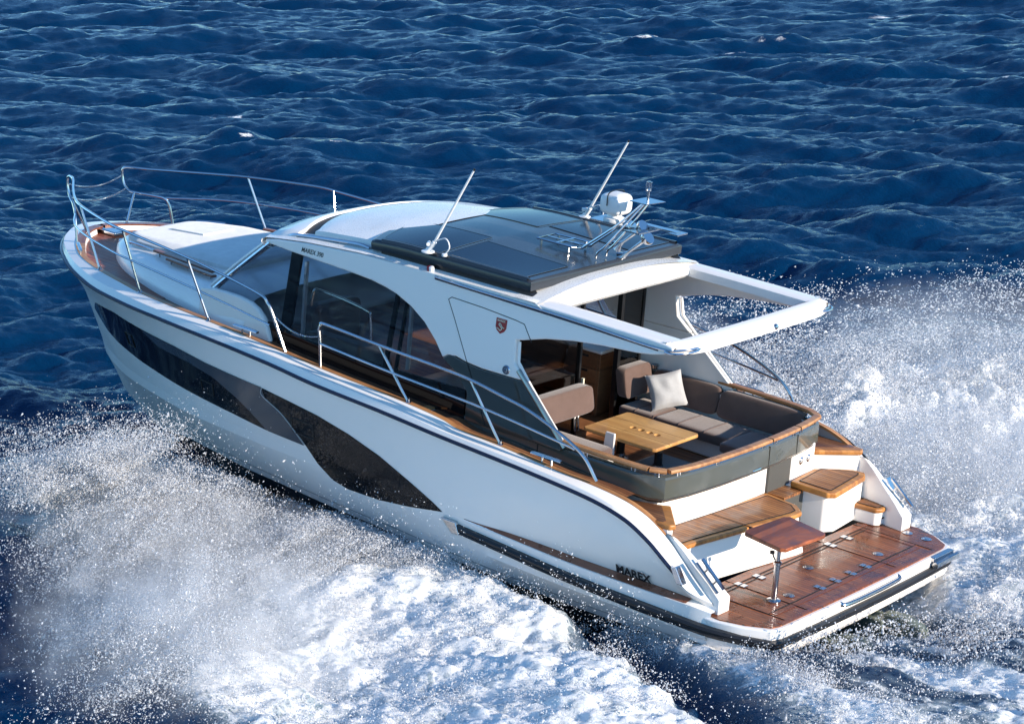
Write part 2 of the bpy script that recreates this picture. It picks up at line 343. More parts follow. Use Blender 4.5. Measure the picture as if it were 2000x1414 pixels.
al = [(6.548, .68), (6.49, .655), (6.226, .528), (5.943, .331), (5.707, .131), (5.474, .003), (5.238, -.034), (4.776, -.018), (4.331, .037), (3.87, .117)]
su = [(8.745, .84), (8.462, .735), (7.842, .716), (7.424, .66), (7.034, .534), (6.782, .422), (6.56, .303), (6.5, .276), (5.905, .276)]
for sy in (1, -1):
    WF = strip('hull_window', 'pane', fu + fr, flo, .004, sy, 5.91, 10.305, HULL, 110, label='long black forward hull window')
    WA = strip('hull_window', 'pane', au, al, .004, sy, 3.875, 6.545, HULL, 90, label='black leaf-shaped aft hull window')
    strip('window_band', 'swoosh', fu + fr, su, .010, sy, 5.92, 8.74, WF, 80)
    ln = MB(sy); ln.tube([(x, hull_y(x, z) + .008, z) for x, z in [(6.55, .775), (6.55, .68), (6.26, .55), (6.03, .385), (5.9, .285)]], .006, True, 5); ln.build('window_edge', 'lightgrey', WF)
    for xc, zc2, ww, hh, par in ((9.20, .60, .16, .16, WF), (7.55, .49, .22, .14, WF), (5.92, .47, .34, .16, WA)):
        q = MB(sy)
        for k in (0, 1):
            q.tube([(xc - ww / 2, hull_y(xc - ww / 2, zc2 + hh * (k - .5)) + .007, zc2 + hh * (k - .5)), (xc + ww / 2, hull_y(xc + ww / 2, zc2 + hh * (k - .5)) + .007, zc2 + hh * (k - .5))], .007, False, 5)
            q.tube([(xc + ww * (k - .5), hull_y(xc + ww * (k - .5), zc2 - hh / 2) + .007, zc2 - hh / 2), (xc + ww * (k - .5), hull_y(xc + ww * (k - .5), zc2 + hh / 2) + .007, zc2 + hh / 2)], .007, False, 5)
        q.build('porthole_frame', 'recess', par)

# lettering helper
def text(name, body, size, mat, parent, place, ext=.002, bold=.0, shear=0, spacing=1.0):
    cu = bpy.data.curves.new('t', 'FONT'); cu.body = body; cu.size = size; cu.extrude = ext; cu.offset = bold; cu.shear = shear; cu.space_character = spacing; cu.resolution_u = 3
    to = bpy.data.objects.new('t', cu); COL.objects.link(to); dg = bpy.context.evaluated_depsgraph_get()
    me = bpy.data.meshes.new_from_object(to.evaluated_get(dg)); bpy.data.objects.remove(to)
    mb = MB(); mb.add([place(v.co.x, v.co.y, v.co.z) for v in me.vertices], [tuple(p.vertices) for p in me.polygons])
    return mb.build(name, mat, parent)
for sy in (1, -1):
    if sy == 1: pl = lambda u, v, q: (1.705 - u, hull_y(1.705 - u, .11 + v) + .020 + q, .098 + v)
    else: pl = lambda u, v, q: (1.22 + u, -(hull_y(1.22 + u, .11 + v) + .020 + q), .098 + v)
    text('hull_lettering', 'MAREX', .128, 'letter', HULL, pl, .001, .004)
# rubber strake, from the hull side round the platform corner and across the stern
def strake_path():
    s = [(3.70, 1.955, .005), (3.0, 1.965, -.035), (2.4, 1.972, -.07), (1.6, 1.975, -.095), (.9, 1.965, -.11), (.5, 1.93, -.125), (.22, 1.82, -.14), (.0, 1.70, -.155), (-.055, 1.58, -.16)]
    a = smooth(s, 6)
    return a, [(-.09 + .035 * (y / 1.5)**2, y, -.16) for y in np.linspace(1.5, -1.5, 20)]
pa, pb = strake_path(); PATH = [Vector(p) for p in pa] + [Vector(p) for p in pb] + [Vector((p.x, -p.y, p.z)) for p in reversed(pa)]
rows = []
for i, p in enumerate(PATH):
    t = (PATH[min(i + 1, len(PATH) - 1)] - PATH[max(i - 1, 0)]).normalized(); o = Vector((0, 0, 1)).cross(t).normalized() * -1
    if o.dot(Vector((p.x - 3, p.y * 2, 0))) < 0: o = -o
    up = Vector((0, 0, 1)); e = .3 if i in (0, len(PATH) - 1) else 1
    rows.append([p - o * .03 + up * .048, p + o * .03 * e + up * .045, p + o * .048 * e + up * .02, p + o * .036 * e + up * .012, p + o * .036 * e - up * .006, p + o * .046 * e - up * .014, p + o * .03 * e - up * .042, p - o * .03 - up * .045])
MB().grid(rows).build('rubbing_strake', 'rubber', HULL, 25)
for sy in (1, -1):
    MB(sy).prism([(3.66, .075), (3.86, .075), (3.80, .03), (3.70, -.055), (3.60, -.05)], 'y', 1.93, 1.995).build('strake_end_cap', 'chrome', HULL, bevel=.008)
# teak side step on the recessed ledge
for sy in (1, -1):
    x = np.linspace(.82, 3.58, 60); a = lev('out', x); b = lev('inn', x)
    rows = [[(q, yo - .01, zo + .006), (q, yi + .004, zi + .008)] for q, yo, zo, yi, zi in zip(x, a[0], a[1], b[0], b[1])]
    MB(sy).grid(rows).build('side_step', 'capdark', HULL, recalc=False)
    MB(sy).prism([(.83, .26), (.90, .255), (.985, .40), (.93, .42)], 'y', 1.90, 1.98).build('stripe_end_cap', 'chrome', HULL, bevel=.006)

# ------------------------------------------------------------------ SWIM PLATFORM
def mir(pts): return list(pts) + [(x, -y) for x, y in reversed(pts)]
PL = [(1.05, 1.93), (.8, 1.93), (.5, 1.90), (.25, 1.80), (.04, 1.66)]
plat_out = mir([(.95, 1.86), (.78, 1.885), (.50, 1.90), (.22, 1.82), (-.03, 1.68), (-.065, 1.55), (-.085, .8), (-.09, .1)])
SP = MB().prism(plat_out, 'z', -.30, -.012).build('swim_platform', 'white', Y, bevel=.02)
MB().prism(mir([(.6, 1.72), (.2, 1.66), (.06, 1.55), (.03, .1)]), 'z', -.42, -.30).build('platform_underside', 'white', SP, bevel=.02)
teak_out = mir([(.98, 1.78), (.82, 1.80), (.46, 1.855), (.22, 1.775), (.01, 1.64), (-.02, 1.55), (-.04, .8), (-.045, .1)])
PT = MB().prism(teak_out, 'z', -.012, 0).build('platform_teak', 'platform', SP)
# king planks and joints
kp = MB()
kp.box(.14, .2, -1.35, 1.35, 0, .004); kp.box(.86, .92, -1.5, 1.5, 0, .004); kp.box(.2, .86, 1.32, 1.38, 0, .004); kp.box(.2, .86, -1.38, -1.32, 0, .004)
kp.box(-.035, .03, -1.5, 1.5, 0, .0035)
kp.build('platform_border', 'platborder', SP)
sm = MB()
for y in (1.39, 1.0, -.66, -1.39): sm.box(.02, .98, y - .004, y + .004, 0, .006)
for x in (.21, .80, .85): sm.box(x - .004, x + .004, -1.38, 1.38, 0, .006)
sm.build('caulking_seam', 'recess', SP)
for y in (.98, .661, -.661, -.98):
    h = MB()
    for dx in (-.035, .035): h.box(.807 + dx - .028, .807 + dx + .028, y - .04, y + .04, .004, .012)
    h.build('hatch_hinge', 'chrome', SP, bevel=.004)
for y in (.43, .145, -.145, -.43):
    h = MB()
    for dx in (-.033, .033): h.box(.24 + dx - .026, .24 + dx + .026, y - .035, y + .035, .004, .012)
    h.build('ladder_hinge', 'chrome', SP, bevel=.004)
for x, y in ((.338, .836), (.338, -.836), (.62, .05), (.45, -1.62), (.22, -1.62)):
    MB().lathe((x, y, .004), [(0, .008), (.03, .008), (.034, .004), (.05, .004), (.055, 0)]).build('deck_latch', 'chrome', SP)
gh = MB().tube([(-.075, .55, -.03), (-.115, .48, -.045), (-.125, 0, -.05), (-.115, -.48, -.045), (-.075, -.55, -.03)], .022)
gh.build('stern_handle', 'chrome', SP)
MB().box(-.11, -.04, -1.62, -1.22, -.06, -.012).build('ladder_bracket', 'chrome', SP, bevel=.01)
MB().tube([(-.13, -1.66, -.075), (-.135, -1.2, -.08)], .035).build('gangway_roller', 'chrome', SP)

# ------------------------------------------------------------------ DECK
dk = MB(); dx = [x for x in np.linspace(1.25, 11.3, 110)]
rows = []
for x in dx:
    y, z = lev('cap', np.array([x])); y = y[0]; z = z[0]; d = .075 if x > 4.2 else .05
    yi = max(y - .1, .01)
    rows.append([(x, yi * t, z - d) for t in (-1, -.75, -.5, 0, .5, .75, 1)])
front = [r for r, x in zip(rows, dx) if x > 4.42]
DECK = MB().grid(front).build('side_deck', 'deck', Y)
for sy in (1, -1):
    MB(sy).grid([[(x, 1.49, r[-1][2]), (x, r[-1][1], r[-1][2])] for r, x in zip(rows, dx) if 1.8 < x < 4.45]).build('aft_side_deck', 'deck', DECK)
bow = []
for x in np.linspace(8.7, 11.36, 40):
    y, z = lev('cap', np.array([x])); yi = max(y[0] - .14, .005); bow.append([(x, yi * t, z[0] - .07) for t in np.linspace(-1, 1, 9)])
MB().grid(bow).build('bow_deck', 'bowdeck', DECK)
for sy in (1, -1):
    # teak cap of the toe rail with white inner face
    for nm, mat, x0, x1 in (('toe_rail', 'cap', 1.2, 10.9), ('bow_toe_rail', 'capdark', 10.9, 11.46)):
        n = 120 if x0 < 2 else 30; x = np.linspace(x0, x1, n); y, z = lev('cap', x); rows = []
        for i in range(n):
            t = Vector((x[min(i + 1, n - 1)] - x[max(i - 1, 0)], y[min(i + 1, n - 1)] - y[max(i - 1, 0)], 0)).normalized(); o = Vector((-t.y, t.x, 0)) * 1
            p = Vector((x[i], y[i], z[i])); w_ = .062 + (.05 if x[i] > 10.3 else 0) * min(1, (x[i] - 10.3) / .5)
            rows.append([p + Vector((0, 0, -.02)), p + Vector((0, 0, .006)), p - o * w_ + Vector((0, 0, .008)), p - o * w_ + Vector((0, 0, -.02))])
            for q in rows[-1]: q.y = max(q.y, 0)
        MB(sy).grid(rows).build(nm, mat, DECK)
    x = np.linspace(4.4, 11.42, 110); y, z = lev('cap', x); rows = []
    for i in range(len(x)):
        t = Vector((x[min(i + 1, len(x) - 1)] - x[max(i - 1, 0)], y[min(i + 1, len(x) - 1)] - y[max(i - 1, 0)], 0)).normalized(); o = Vector((-t.y, t.x, 0))
        w_ = .064 + (.05 if x[i] > 10.3 else 0) * min(1, (x[i] - 10.3) / .5); p = Vector((x[i], y[i], z[i])) - o * w_; p.y = max(p.y, .0)
        q = p - o * .012; q.y = max(q.y, 0); rows.append([p + Vector((0, 0, -.012)), q + Vector((0, 0, -.072))])
    MB(sy).grid(rows).build('bulwark_liner', 'white', DECK, recalc=False)

# ------------------------------------------------------------------ STERN: wings, bench, steps
for sy in (1, -1):
    wp = [(.52, 0), (.52, .15), (.66, .275), (.83, .40), (.98, .52), (1.10, .60), (1.19, .635), (1.75, .635), (1.75, 0)]
    MB(sy).prism(wp, 'y', lambda p: 1.60 + .24 * (min(p[0], 1.2) - .5), lambda p: 1.79 if p[0] < 1.15 else 1.745).build('stern_wing', 'white', Y, bevel=.018)
    t = Vector((.17, 0, .142)).normalized(); c = Vector((.685, 1.775, .325)); up = Vector((-.142, 0, .17)).normalized()
    cl = MB(sy)
    for dy_, h0, h1 in ((.035, .012, .03), (-.025, .055, .073)):
        q0 = [c + t * k + up * hh + Vector((0, dy_ + e, 0)) for k in (-.18, .18) for hh in (h0, h1) for e in (-.018, .018)]
        cl.add(q0, [(0, 1, 3, 2), (4, 5, 7, 6), (0, 1, 5, 4), (2, 3, 7, 6), (0, 2, 6, 4), (1, 3, 7, 5)])
    for k in (-.07, .07): cl.tube([c + t * k - up * .03 + Vector((0, -.025, 0)), c + t * k + up * .06 + Vector((0, -.025, 0))], .014, False)
    cl.build('stern_cleat', 'chrome', Y)
# bench across the transom with white front
bp_ = [(1.23, 1.62), (1.195, 1.25), (1.09, .55), (.985, -.14), (.985, -.26), (1.12, -.42), (1.62, -.47), (1.62, 1.62)]; nb = len(bp_)
BN = MB().add([(x - (.11 if i < 5 else 0), y, 0) for i, (x, y) in enumerate(bp_)] + [(x, y, .376) for x, y in bp_], [tuple(range(nb)), tuple(range(2 * nb - 1, nb - 1, -1))] + [(i, i + nb, (i + 1) % nb + nb, (i + 1) % nb) for i in range(nb)]).build('transom_bench', 'white', Y, bevel=.02)
def steptop(name, poly, z, th, parent, edge=.07):
    MB().prism(poly, 'z', z - th, z - .004).build(name, 'stepedge', parent, bevel=.018)
    cx = sum(p[0] for p in poly) / len(poly); cy = sum(p[1] for p in poly) / len(poly)
    ins = []
    n = len(poly)
    for i in range(n):
        a = Vector(poly[i - 1]); b = Vector(poly[i]); c = Vector(poly[(i + 1) % n]); d1 = (b - a).normalized(); d2 = (c - b).normalized()
        n1 = Vector((-d1.y, d1.x)); n2 = Vector((-d2.y, d2.x))
        if n1.dot(Vector((cx, cy)) - b) < 0: n1 = -n1
        if n2.dot(Vector((cx, cy)) - b) < 0: n2 = -n2
        q = (n1 + n2); q = q / max(q.dot(n1), .3); ins.append(tuple(b + q * edge))
    MB().prism(ins, 'z', z - .004, z + .001).build(name + '_planking', 'step', parent)
    rim = MB(); 
    for i in range(n):
        a, b = Vector(ins[i]), Vector(ins[(i + 1) % n]); d = (b - a).normalized(); o = Vector((-d.y, d.x)) * .004
        rim.prism([tuple(a - o), tuple(b - o), tuple(b + o), tuple(a + o)], 'z', z - .003, z + .0035)
    rim.build(name + '_seam', 'recess', parent)
steptop('bench_top', [(1.19, 1.60), (1.165, 1.25), (1.06, .55), (.94, -.14), (.95, -.27), (1.10, -.40), (1.52, -.47), (1.57, .2), (1.64, 1.0), (1.66, 1.60)], .43, .055, BN)
MB().box(.9, 1.6, .525, .532, .375, .434).build('bench_joint', 'recess', BN)
TP = MB().prism([(1.66, 1.36), (1.64, 1.0), (1.585, .2), (1.54, -.47), (1.75, -.47), (1.8, 1.36)], 'z', .37, .80).build('transom_panel', 'white', Y, bevel=.02)
MB().tube([(.985, .16, .16), (.97, .16, .16), (.97, .04, .16), (.985, .04, .16)], .008, False).build('bench_catch', 'chrome', BN)
# starboard steps (and mirrored small step to port)
SB = MB().prism([(.99, -1.02), (1.06, -.88), (1.5, -.80), (1.6, -.80), (1.6, -1.70), (1.1, -1.70), (1.05, -1.60)], 'z', 0, .44).build('step_locker', 'white', Y, bevel=.03)
steptop('step_tread', [(.92, -.87), (.99, -.79), (1.45, -.80), (1.52, -1.42), (1.20, -1.66), (1.07, -1.67), (1.01, -1.58)], .50, .07, SB, .075)
for sy in (1, -1):
    sl_ = MB(sy).prism([(.765, 1.56), (.80, 1.51), (1.08, 1.48), (1.12, 1.74), (.77, 1.72)], 'z', 0, .15).build('low_step', 'white', Y, bevel=.02)
    poly = [(.745, 1.56 * sy), (.79, 1.495 * sy), (1.08, 1.465 * sy), (1.12, 1.74 * sy), (.755, 1.70 * sy)]
    steptop('low_step_tread', poly, .205, .055, sl_, .045)
    MB(sy).box(.76, .77, 1.60, 1.68, .075, .09).build('drawer_catch', 'recess', sl_)
UP = MB().prism([(1.50, -.87), (1.50, -1.32), (1.85, -1.4), (1.85, -.87)], 'z', .44, .80).build('upper_step_riser', 'white', Y, bevel=.02)
for y in (-1.06, -1.20):
    xx = 1.503
    MB().lathe((xx - .004, y, .65), [(0, .012), (.03, .012), (.038, .005), (.045, 0)], (-1, -.16, 0), 20).build('deck_filler', 'chrome', UP)
for sy in (1, -1):
    poly = [(1.175, 1.765 * sy), (1.15, 1.70 * sy), (1.50, 1.30 * sy), (1.66, 1.40 * sy), (2.1, 1.53 * sy), (2.1, 1.79 * sy), (1.3, 1.79 * sy)]
    blk = MB().prism(poly, 'z', .655, .715).build('quarter_step', 'stepedge', Y, bevel=.02)
    MB(sy).prism([(1.28, 1.745), (1.27, 1.70), (1.56, 1.38), (2.1, 1.57), (2.1, 1.775), (1.38, 1.775)], 'z', .712, .718).build('quarter_step_planking', 'deck', blk)
    MB(sy).prism([(1.20, 1.77), (1.20, 1.68), (1.54, 1.28), (2.0, 1.28), (2.0, 1.79)], 'z', .3, .66).build('quarter_step_base', 'white', blk)
    x = np.linspace(1.26, 2.2, 30); y, z = lev('cap', x)
    MB(sy).grid([[(a, b - .055, min(.70, c - .02)), (a, b - .055, c + .0)] for a, b, c in zip(x, y, z)]).build('quarter_liner', 'lightgrey', blk, recalc=False)
# passage with grey sliding door
PS = MB().box(1.51, 1.53, -.87, -.46, .40, .80).build('passage_door', 'doorgrey', Y)
MB().box(1.30, 1.52, -.86, -.47, .40, .43).build('passage_sill', 'step', PS)
MB().prism([(1.3, -.40), (1.3, -.84), (1.62, -.84), (1.62, -.40)], 'z', 0, .40).build('passage_step', 'doorgrey', PS)

# ------------------------------------------------------------------ COCKPIT COAMING
ring = [(4.44, 1.50), (3.3, 1.505), (2.5, 1.50), (1.90, 1.485), (1.68, 1.46), (1.545, 1.385), (1.475, 1.0), (1.44, .5), (1.43, 0)]
RG = mir(ring)
def ringpts(off, z, dense=True, pts=None):
    P = [Vector((x, y, 0)) for x, y in (pts or RG)]; out = []
    for i, p in enumerate(P):
        t = (P[min(i + 1, len(P) - 1)] - P[max(i - 1, 0)]).normalized(); o = Vector((-t.y, t.x, 0))
        if o.dot(p - Vector((3.0, 0, 0))) < 0: o = -o
        q = p + o * off; out.append(Vector((q.x, q.y, z(q.x) if callable(z) else z)))
    return out
def zt(x): return 1.005 + .012 * max(0, x - 1.5)
def zb(x): return .735 if x < 1.7 else .735 + min(.14, (x - 1.7) * .09)
prof = [(-.07, zt), (.0, zt), (.016, lambda x: zt(x) - .02), (.02, lambda x: zb(x) + .055), (-.005, lambda x: zb(x) + .045), (-.005, lambda x: zb(x) + .035), (-.03, zb), (-.09, lambda x: zb(x) - .02), (-.09, lambda x: zt(x) - .01)]
CO = MB().grid([ringpts(o, z) for o, z in prof]).build('cockpit_coaming', 'grey', Y, 30)
MB().grid([ringpts(.024, lambda x: zb(x) + .052), ringpts(.024, lambda x: zb(x) + .040)]).build('coaming_trim', 'silver', CO, recalc=False)
jt = MB()
for y in (-.28, -.85): jt.box(float(np.interp(-y, [0, .5, 1.0], [1.43, 1.44, 1.475])) - .0225, 1.45, y - .004, y + .004, zb(1.5) + .05, 1.0)
for y in (1.52, -1.52): jt.box(3.03, 3.04, y - .015, y + (.0065 if y > 0 else .0), .90, 1.0)
jt.build('panel_joint', 'recess', CO)
MB().tube([(1.44, -.15, .80), (1.41, -.12, .80), (1.41, .0, .80), (1.44, .03, .80)], .012, False).build('door_lock', 'chrome', CO)
# teak hand rail on short pins, in four lengths
def railseg(pts, name='coaming_rail'):
    P = smooth(pts, 6); rows = []
    for i, p in enumerate(P):
        t = (P[min(i + 1, len(P) - 1)] - P[max(i - 1, 0)]).normalized(); o = Vector((-t.y, t.x, 0)).normalized()
        z = p.z; q = [(-.038, -.017), (-.044, 0), (-.036, .018), (0, .022), (.036, .018), (.044, 0), (.038, -.017)]
        rows.append([p + o * a + Vector((0, 0, b)) for a, b in q])
    m_ = MB(); m_.grid(rows, True); n = 7; L_ = len(rows)
    m_.f.append(tuple(range(n))); m_.f.append(tuple((L_ - 1) * n + i for i in range(n)))
    return m_.build(name, 'cap', CO)
def rz(x): return 1.068 + .016 * max(0, x - 1.5)
def rp(x, y): return (x, y, rz(x))
railseg([rp(2.85, 1.49), rp(2.3, 1.49), rp(1.9, 1.475), rp(1.70, 1.45)])
railseg([rp(1.69, 1.447), rp(1.62, 1.41), rp(1.545, 1.36)])
railseg([rp(1.535, 1.35), rp(1.47, 1.0), rp(1.435, .5), rp(1.425, .1), rp(1.43, -.27)])
railseg([rp(1.43, -.29), rp(1.44, -.55), rp(1.46, -.84)])
railseg([rp(1.46, -.86), rp(1.49, -1.1), rp(1.535, -1.35)])
railseg([rp(1.54, -1.355), rp(1.60, -1.40), rp(1.69, -1.447)])
railseg([rp(1.70, -1.45), rp(1.9, -1.475), rp(2.3, -1.49), rp(2.9, -1.50)])
pins = [(2.45, 1.49), (1.87, 1.47), (1.63, 1.405), (1.515, 1.2), (1.45, .62), (1.43, -.18), (1.432, -.4), (1.452, -.78), (1.465, -.93), (1.515, -1.27), (1.75, -1.455), (2.2, -1.48), (2.7, -1.49)]
for x, y in pins:
    p = MB()
    for d in (-.022, .022):
        a = (x + d, y) if abs(y) > 1.38 else (x, y + d); p.tube([(a[0], a[1], 1.0), (a[0], a[1], 1.06)], .008, False)
    p.build('rail_pin', 'chrome', CO)

# ------------------------------------------------------------------ COCKPIT
SOLE = MB().prism(mir([(4.1, 1.42), (1.9, 1.42), (1.56, 1.3), (1.50, .4)]), 'z', .38, .42).build('cockpit_sole', 'deck', Y)
MB().box(1.60, 3.0, -.60, .70, .42, .435).build('sofa_shade_sheet', 'shade_grey', SOLE, bevel=.01)  # added grey sheet, its colour stands for the sofa's white front in shade
LIN = MB().grid([ringpts(-.10, .42), ringpts(-.10, .98)]).build('cockpit_liner', 'white', Y, recalc=False)
SF = MB().prism([(3.75, -.95), (2.15, -.90), (1.75, -.62), (1.6, -.62), (1.6, -1.35), (1.8, -1.43), (3.75, -1.43)], 'z', .42, .60).build('starboard_sofa', 'white', Y, bevel=.02)
def pad(x0, x1, y0, y1, z0, z1, nm='seat_cushion', par=None, fn=None, mat='fabric', e=7): return MB().cushion(x0, x1, y0, y1, z0, z1, e=e, fn=fn).build(nm, mat, par, 60)
pad(3.30, 3.78, -1.32, -.84, .60, .725, par=SF); pad(2.30, 3.30, -1.34, -.84, .60, .725, par=SF)
pad(1.58, 2.32, -1.34, -.68, .60, .72, par=SF)
def seam(pts, par): return MB().tube(pts, .006, True, 6).build('cushion_piping', 'fabric', par)
lean = lambda p: Vector((p.x, p.y - (p.z - .72) * .28, p.z))
for sx in (2.62, 2.96, 3.55): seam([(sx, -1.30, .7255), (sx, -1.1, .7285), (sx, -.87, .722), (sx, -.845, .69)], SF)
seam([(3.3, -.9, 0.65), (3.3, -.845, .69), (3.3, -.87, .722)], SF)
pad(2.82, 3.72, -1.44, -1.31, .74, 1.06, 'back_cushion', SF, lean); pad(1.72, 2.80, -1.42, -1.29, .74, 1.05, 'back_cushion', SF, lean)
lean2 = lambda p: Vector((p.x + (p.z - .72) * .2, p.y, p.z))
pad(3.66, 3.80, -1.36, -.86, .80, 1.14, 'back_cushion', SF, lean2)
for x, y, z in ((3.72, -1.40, 1.09), (1.66, -1.30, .97), (1.62, 1.28, .97)):
    MB().lathe((x, y, z), [(.03, 0), (.045, .0), (.05, .012), (.035, .012), (.032, -.03), (0, -.03)]).build('cup_holder', 'chrome', SF if y < 0 else CO)
PSF = MB().prism([(3.75, .30), (2.95, .30), (2.95, 1.38), (3.75, 1.38)], 'z', .42, .58).build('port_sofa', 'white', Y, bevel=.02)
MB().prism([(2.98, .42), (3.14, .42), (3.10, .84), (2.98, .84)], 'y', .26, .29).build('seat_end_panel', 'white', PSF, bevel=.01)
pad(2.93, 3.72, .32, 1.36, .58, .72, par=PSF)
pad(3.55, 3.70, -.16, .95, .84, 1.14, 'back_cushion', PSF, lean2)
bt = MB()
for y in (.1, .16, .7): bt.tube([(3.60, y, .68), (3.62, y, .88)], .012, False)
bt.build('backrest_post', 'chrome', PSF)

# ------------------------------------------------------------------ SUPERSTRUCTURE side frames
WU = [(6.96, 2.20), (6.73, 2.185), (6.27, 2.168), (5.81, 2.15), (5.5, 2.13), (5.3, 2.10), (5.14, 2.065), (4.92, 1.982), (4.71, 1.862), (4.53, 1.706), (4.40, 1.56)]
frame = WU + [(4.31, 1.62), (4.22, 1.61), (4.10, 1.585), (3.87, 1.565), (3.5, 1.568), (3.28, 1.572), (3.46, 1.725), (3.485, 1.955), (3.40, 1.972), (3.12, 2.05), (2.78, 2.11), (2.44, 2.146), (2.0, 2.175), (1.82, 2.20), (1.69, 2.23), (1.61, 2.255), (1.575, 2.29), (1.59, 2.325),
               (1.68, 2.34), (1.86, 2.35), (2.9, 2.37), (4.6, 2.39), (5.7, 2.375), (6.5, 2.325), (6.95, 2.275), (7.12, 2.24), (7.10, 2.20)]
frame[10:12] = [(4.40, 1.555), (4.34, 1.60)]
def ycab(z): return 1.525 - .11 * (z - 1.15)
SS = {}
for sy in (1, -1):
    fr = MB(sy).prism(frame, 'y', lambda p: ycab(p[1]) - .085, lambda p: ycab(p[1])).build('side_frame', 'white', Y, bevel=.02); SS[sy] = fr
    gp = [(4.40, 1.55), (4.31, 1.615), (4.10, 1.58), (3.87, 1.56), (3.28, 1.567), (2.70, 1.05), (2.74, .99), (4.0, .99), (4.02, 1.28), (4.19, 1.44)]
    MB(sy).prism(gp, 'y', lambda p: ycab(p[1]) - .07, lambda p: ycab(p[1]) - .004).build('quarter_panel', 'quarter' if sy == 1 else 'white', fr, bevel=.008)
    MB(sy).tube([(3.45, ycab(1.95) - .03, 1.94), (3.425, ycab(1.73) - .03, 1.735), (3.22, ycab(1.5) - .03, 1.53), (2.72, ycab(1.08) - .03, 1.075)], .016, False).build('opening_trim', 'white', fr)
    MB(sy).tube([(3.40, ycab(1.7) - .01, 1.66), (3.18, ycab(1.5) - .01, 1.475), (2.69, ycab(1.06) - .01, 1.035)], .03, False).build('pillar_trim', 'silver', fr)
    # hatch outline
    ol = [(4.36, 1.44), (4.10, 1.60), (4.42, 2.13), (4.38, 2.17), (4.0, 2.185), (3.50, 2.16), (3.36, 2.10), (3.30, 1.98)]
    q = MB(sy)
    ol = [(3.72, 1.0), (4.30, 1.98), (4.42, 2.17), (4.38, 2.20), (3.95, 2.185), (3.52, 2.155), (3.40, 2.14), (3.28, 1.98)]
    for a, b in zip(ol, ol[1:]):
        q.tube([(a[0], ycab(a[1]) - .001, a[1]), (b[0], ycab(b[1]) - .001, b[1])], .005, False, 6)
    q.build('locker_outline', 'recess', fr)
    MB(sy).lathe((3.55, ycab(1.63) - .002, 1.63), [(0, .02), (.018, .02), (.02, .012), (.042, .012), (.052, 0)], (0, 1, 0), 20).build('shower_socket', 'chrome', fr)
    MB(sy).lathe((4.76, ycab(2.39) - .05, 2.405), [(0, .035), (.028, .03), (.036, .0), (.036, -.03)], (0, .4, 1), 14).build('side_light', 'red' if sy == 1 else 'tweedwhite', fr)
    MB(sy).lathe((4.73, ycab(2.39) - .045, 2.405), [(0, .04), (.026, .034), (.034, .0), (.034, -.03)], (0, .4, 1), 14).build('side_light_lens', 'tweedwhite', fr)
    MB(sy).tube([(4.63, ycab(2.37) + .012, 2.362), (4.2, ycab(2.35) + .02, 2.352), (2.9, ycab(2.32) + .02, 2.328), (2.0, ycab(2.29) + .018, 2.29), (1.72, ycab(2.28) + .014, 2.285), (1.60, ycab(2.28) - .01, 2.29), (1.50, 1.27, 2.30), (1.465, 1.14, 2.305)], .012).build('roof_edge_rail', 'chrome', fr)
    MB(sy).tube([(4.63, ycab(2.37) + .006, 2.342), (2.9, ycab(2.32) + .006, 2.302), (1.75, ycab(2.29) + .006, 2.265)], .012).build('awning_groove', 'navy', fr)
# badge on the port frame
bx, bz = 3.69, 2.06
shp = [(-.07, .07), (.07, .07), (.07, -.02), (.05, -.055), (0, -.085), (-.05, -.055), (-.07, -.02)]
for sy in (1, -1):
    BD = MB(sy).prism([(bx + a, bz + b) for a, b in shp], 'y', lambda p: ycab(p[1]) + .001, lambda p: ycab(p[1]) + .004).build('badge', 'red', SS[sy])
    d = -sy
    text('badge_lettering', 'MAREX', .032, 'gold', BD, lambda u, v, q: (bx + d * (u - .054), sy * (ycab(bz + .04 + v) + .006 + q), bz + .038 + v), .0005, .0005)
    em = MB(sy); pts = [(bx - .045 * 1, bz - .02), (bx - .02, bz - .012), (bx + .002, bz + .012), (bx + .02, bz + .02), (bx + .024, bz + .004), (bx + .004, bz - .01), (bx - .016, bz - .03), (bx + .002, bz - .05), (bx + .026, bz - .038), (bx + .05, bz - .03)]
    em.tube([(a, ycab(b) + .007, b) for a, b in pts], .005, True, 6); em.build('badge_emblem', 'gold', BD)
text('roof_lettering', 'MAREX 390', .072, 'letter', SS[1], lambda u, v, q: (6.555 - u * .9, ycab(2.22 + v) + .002 + q, 2.222 + v), .0008, .001, .2, 1.0)

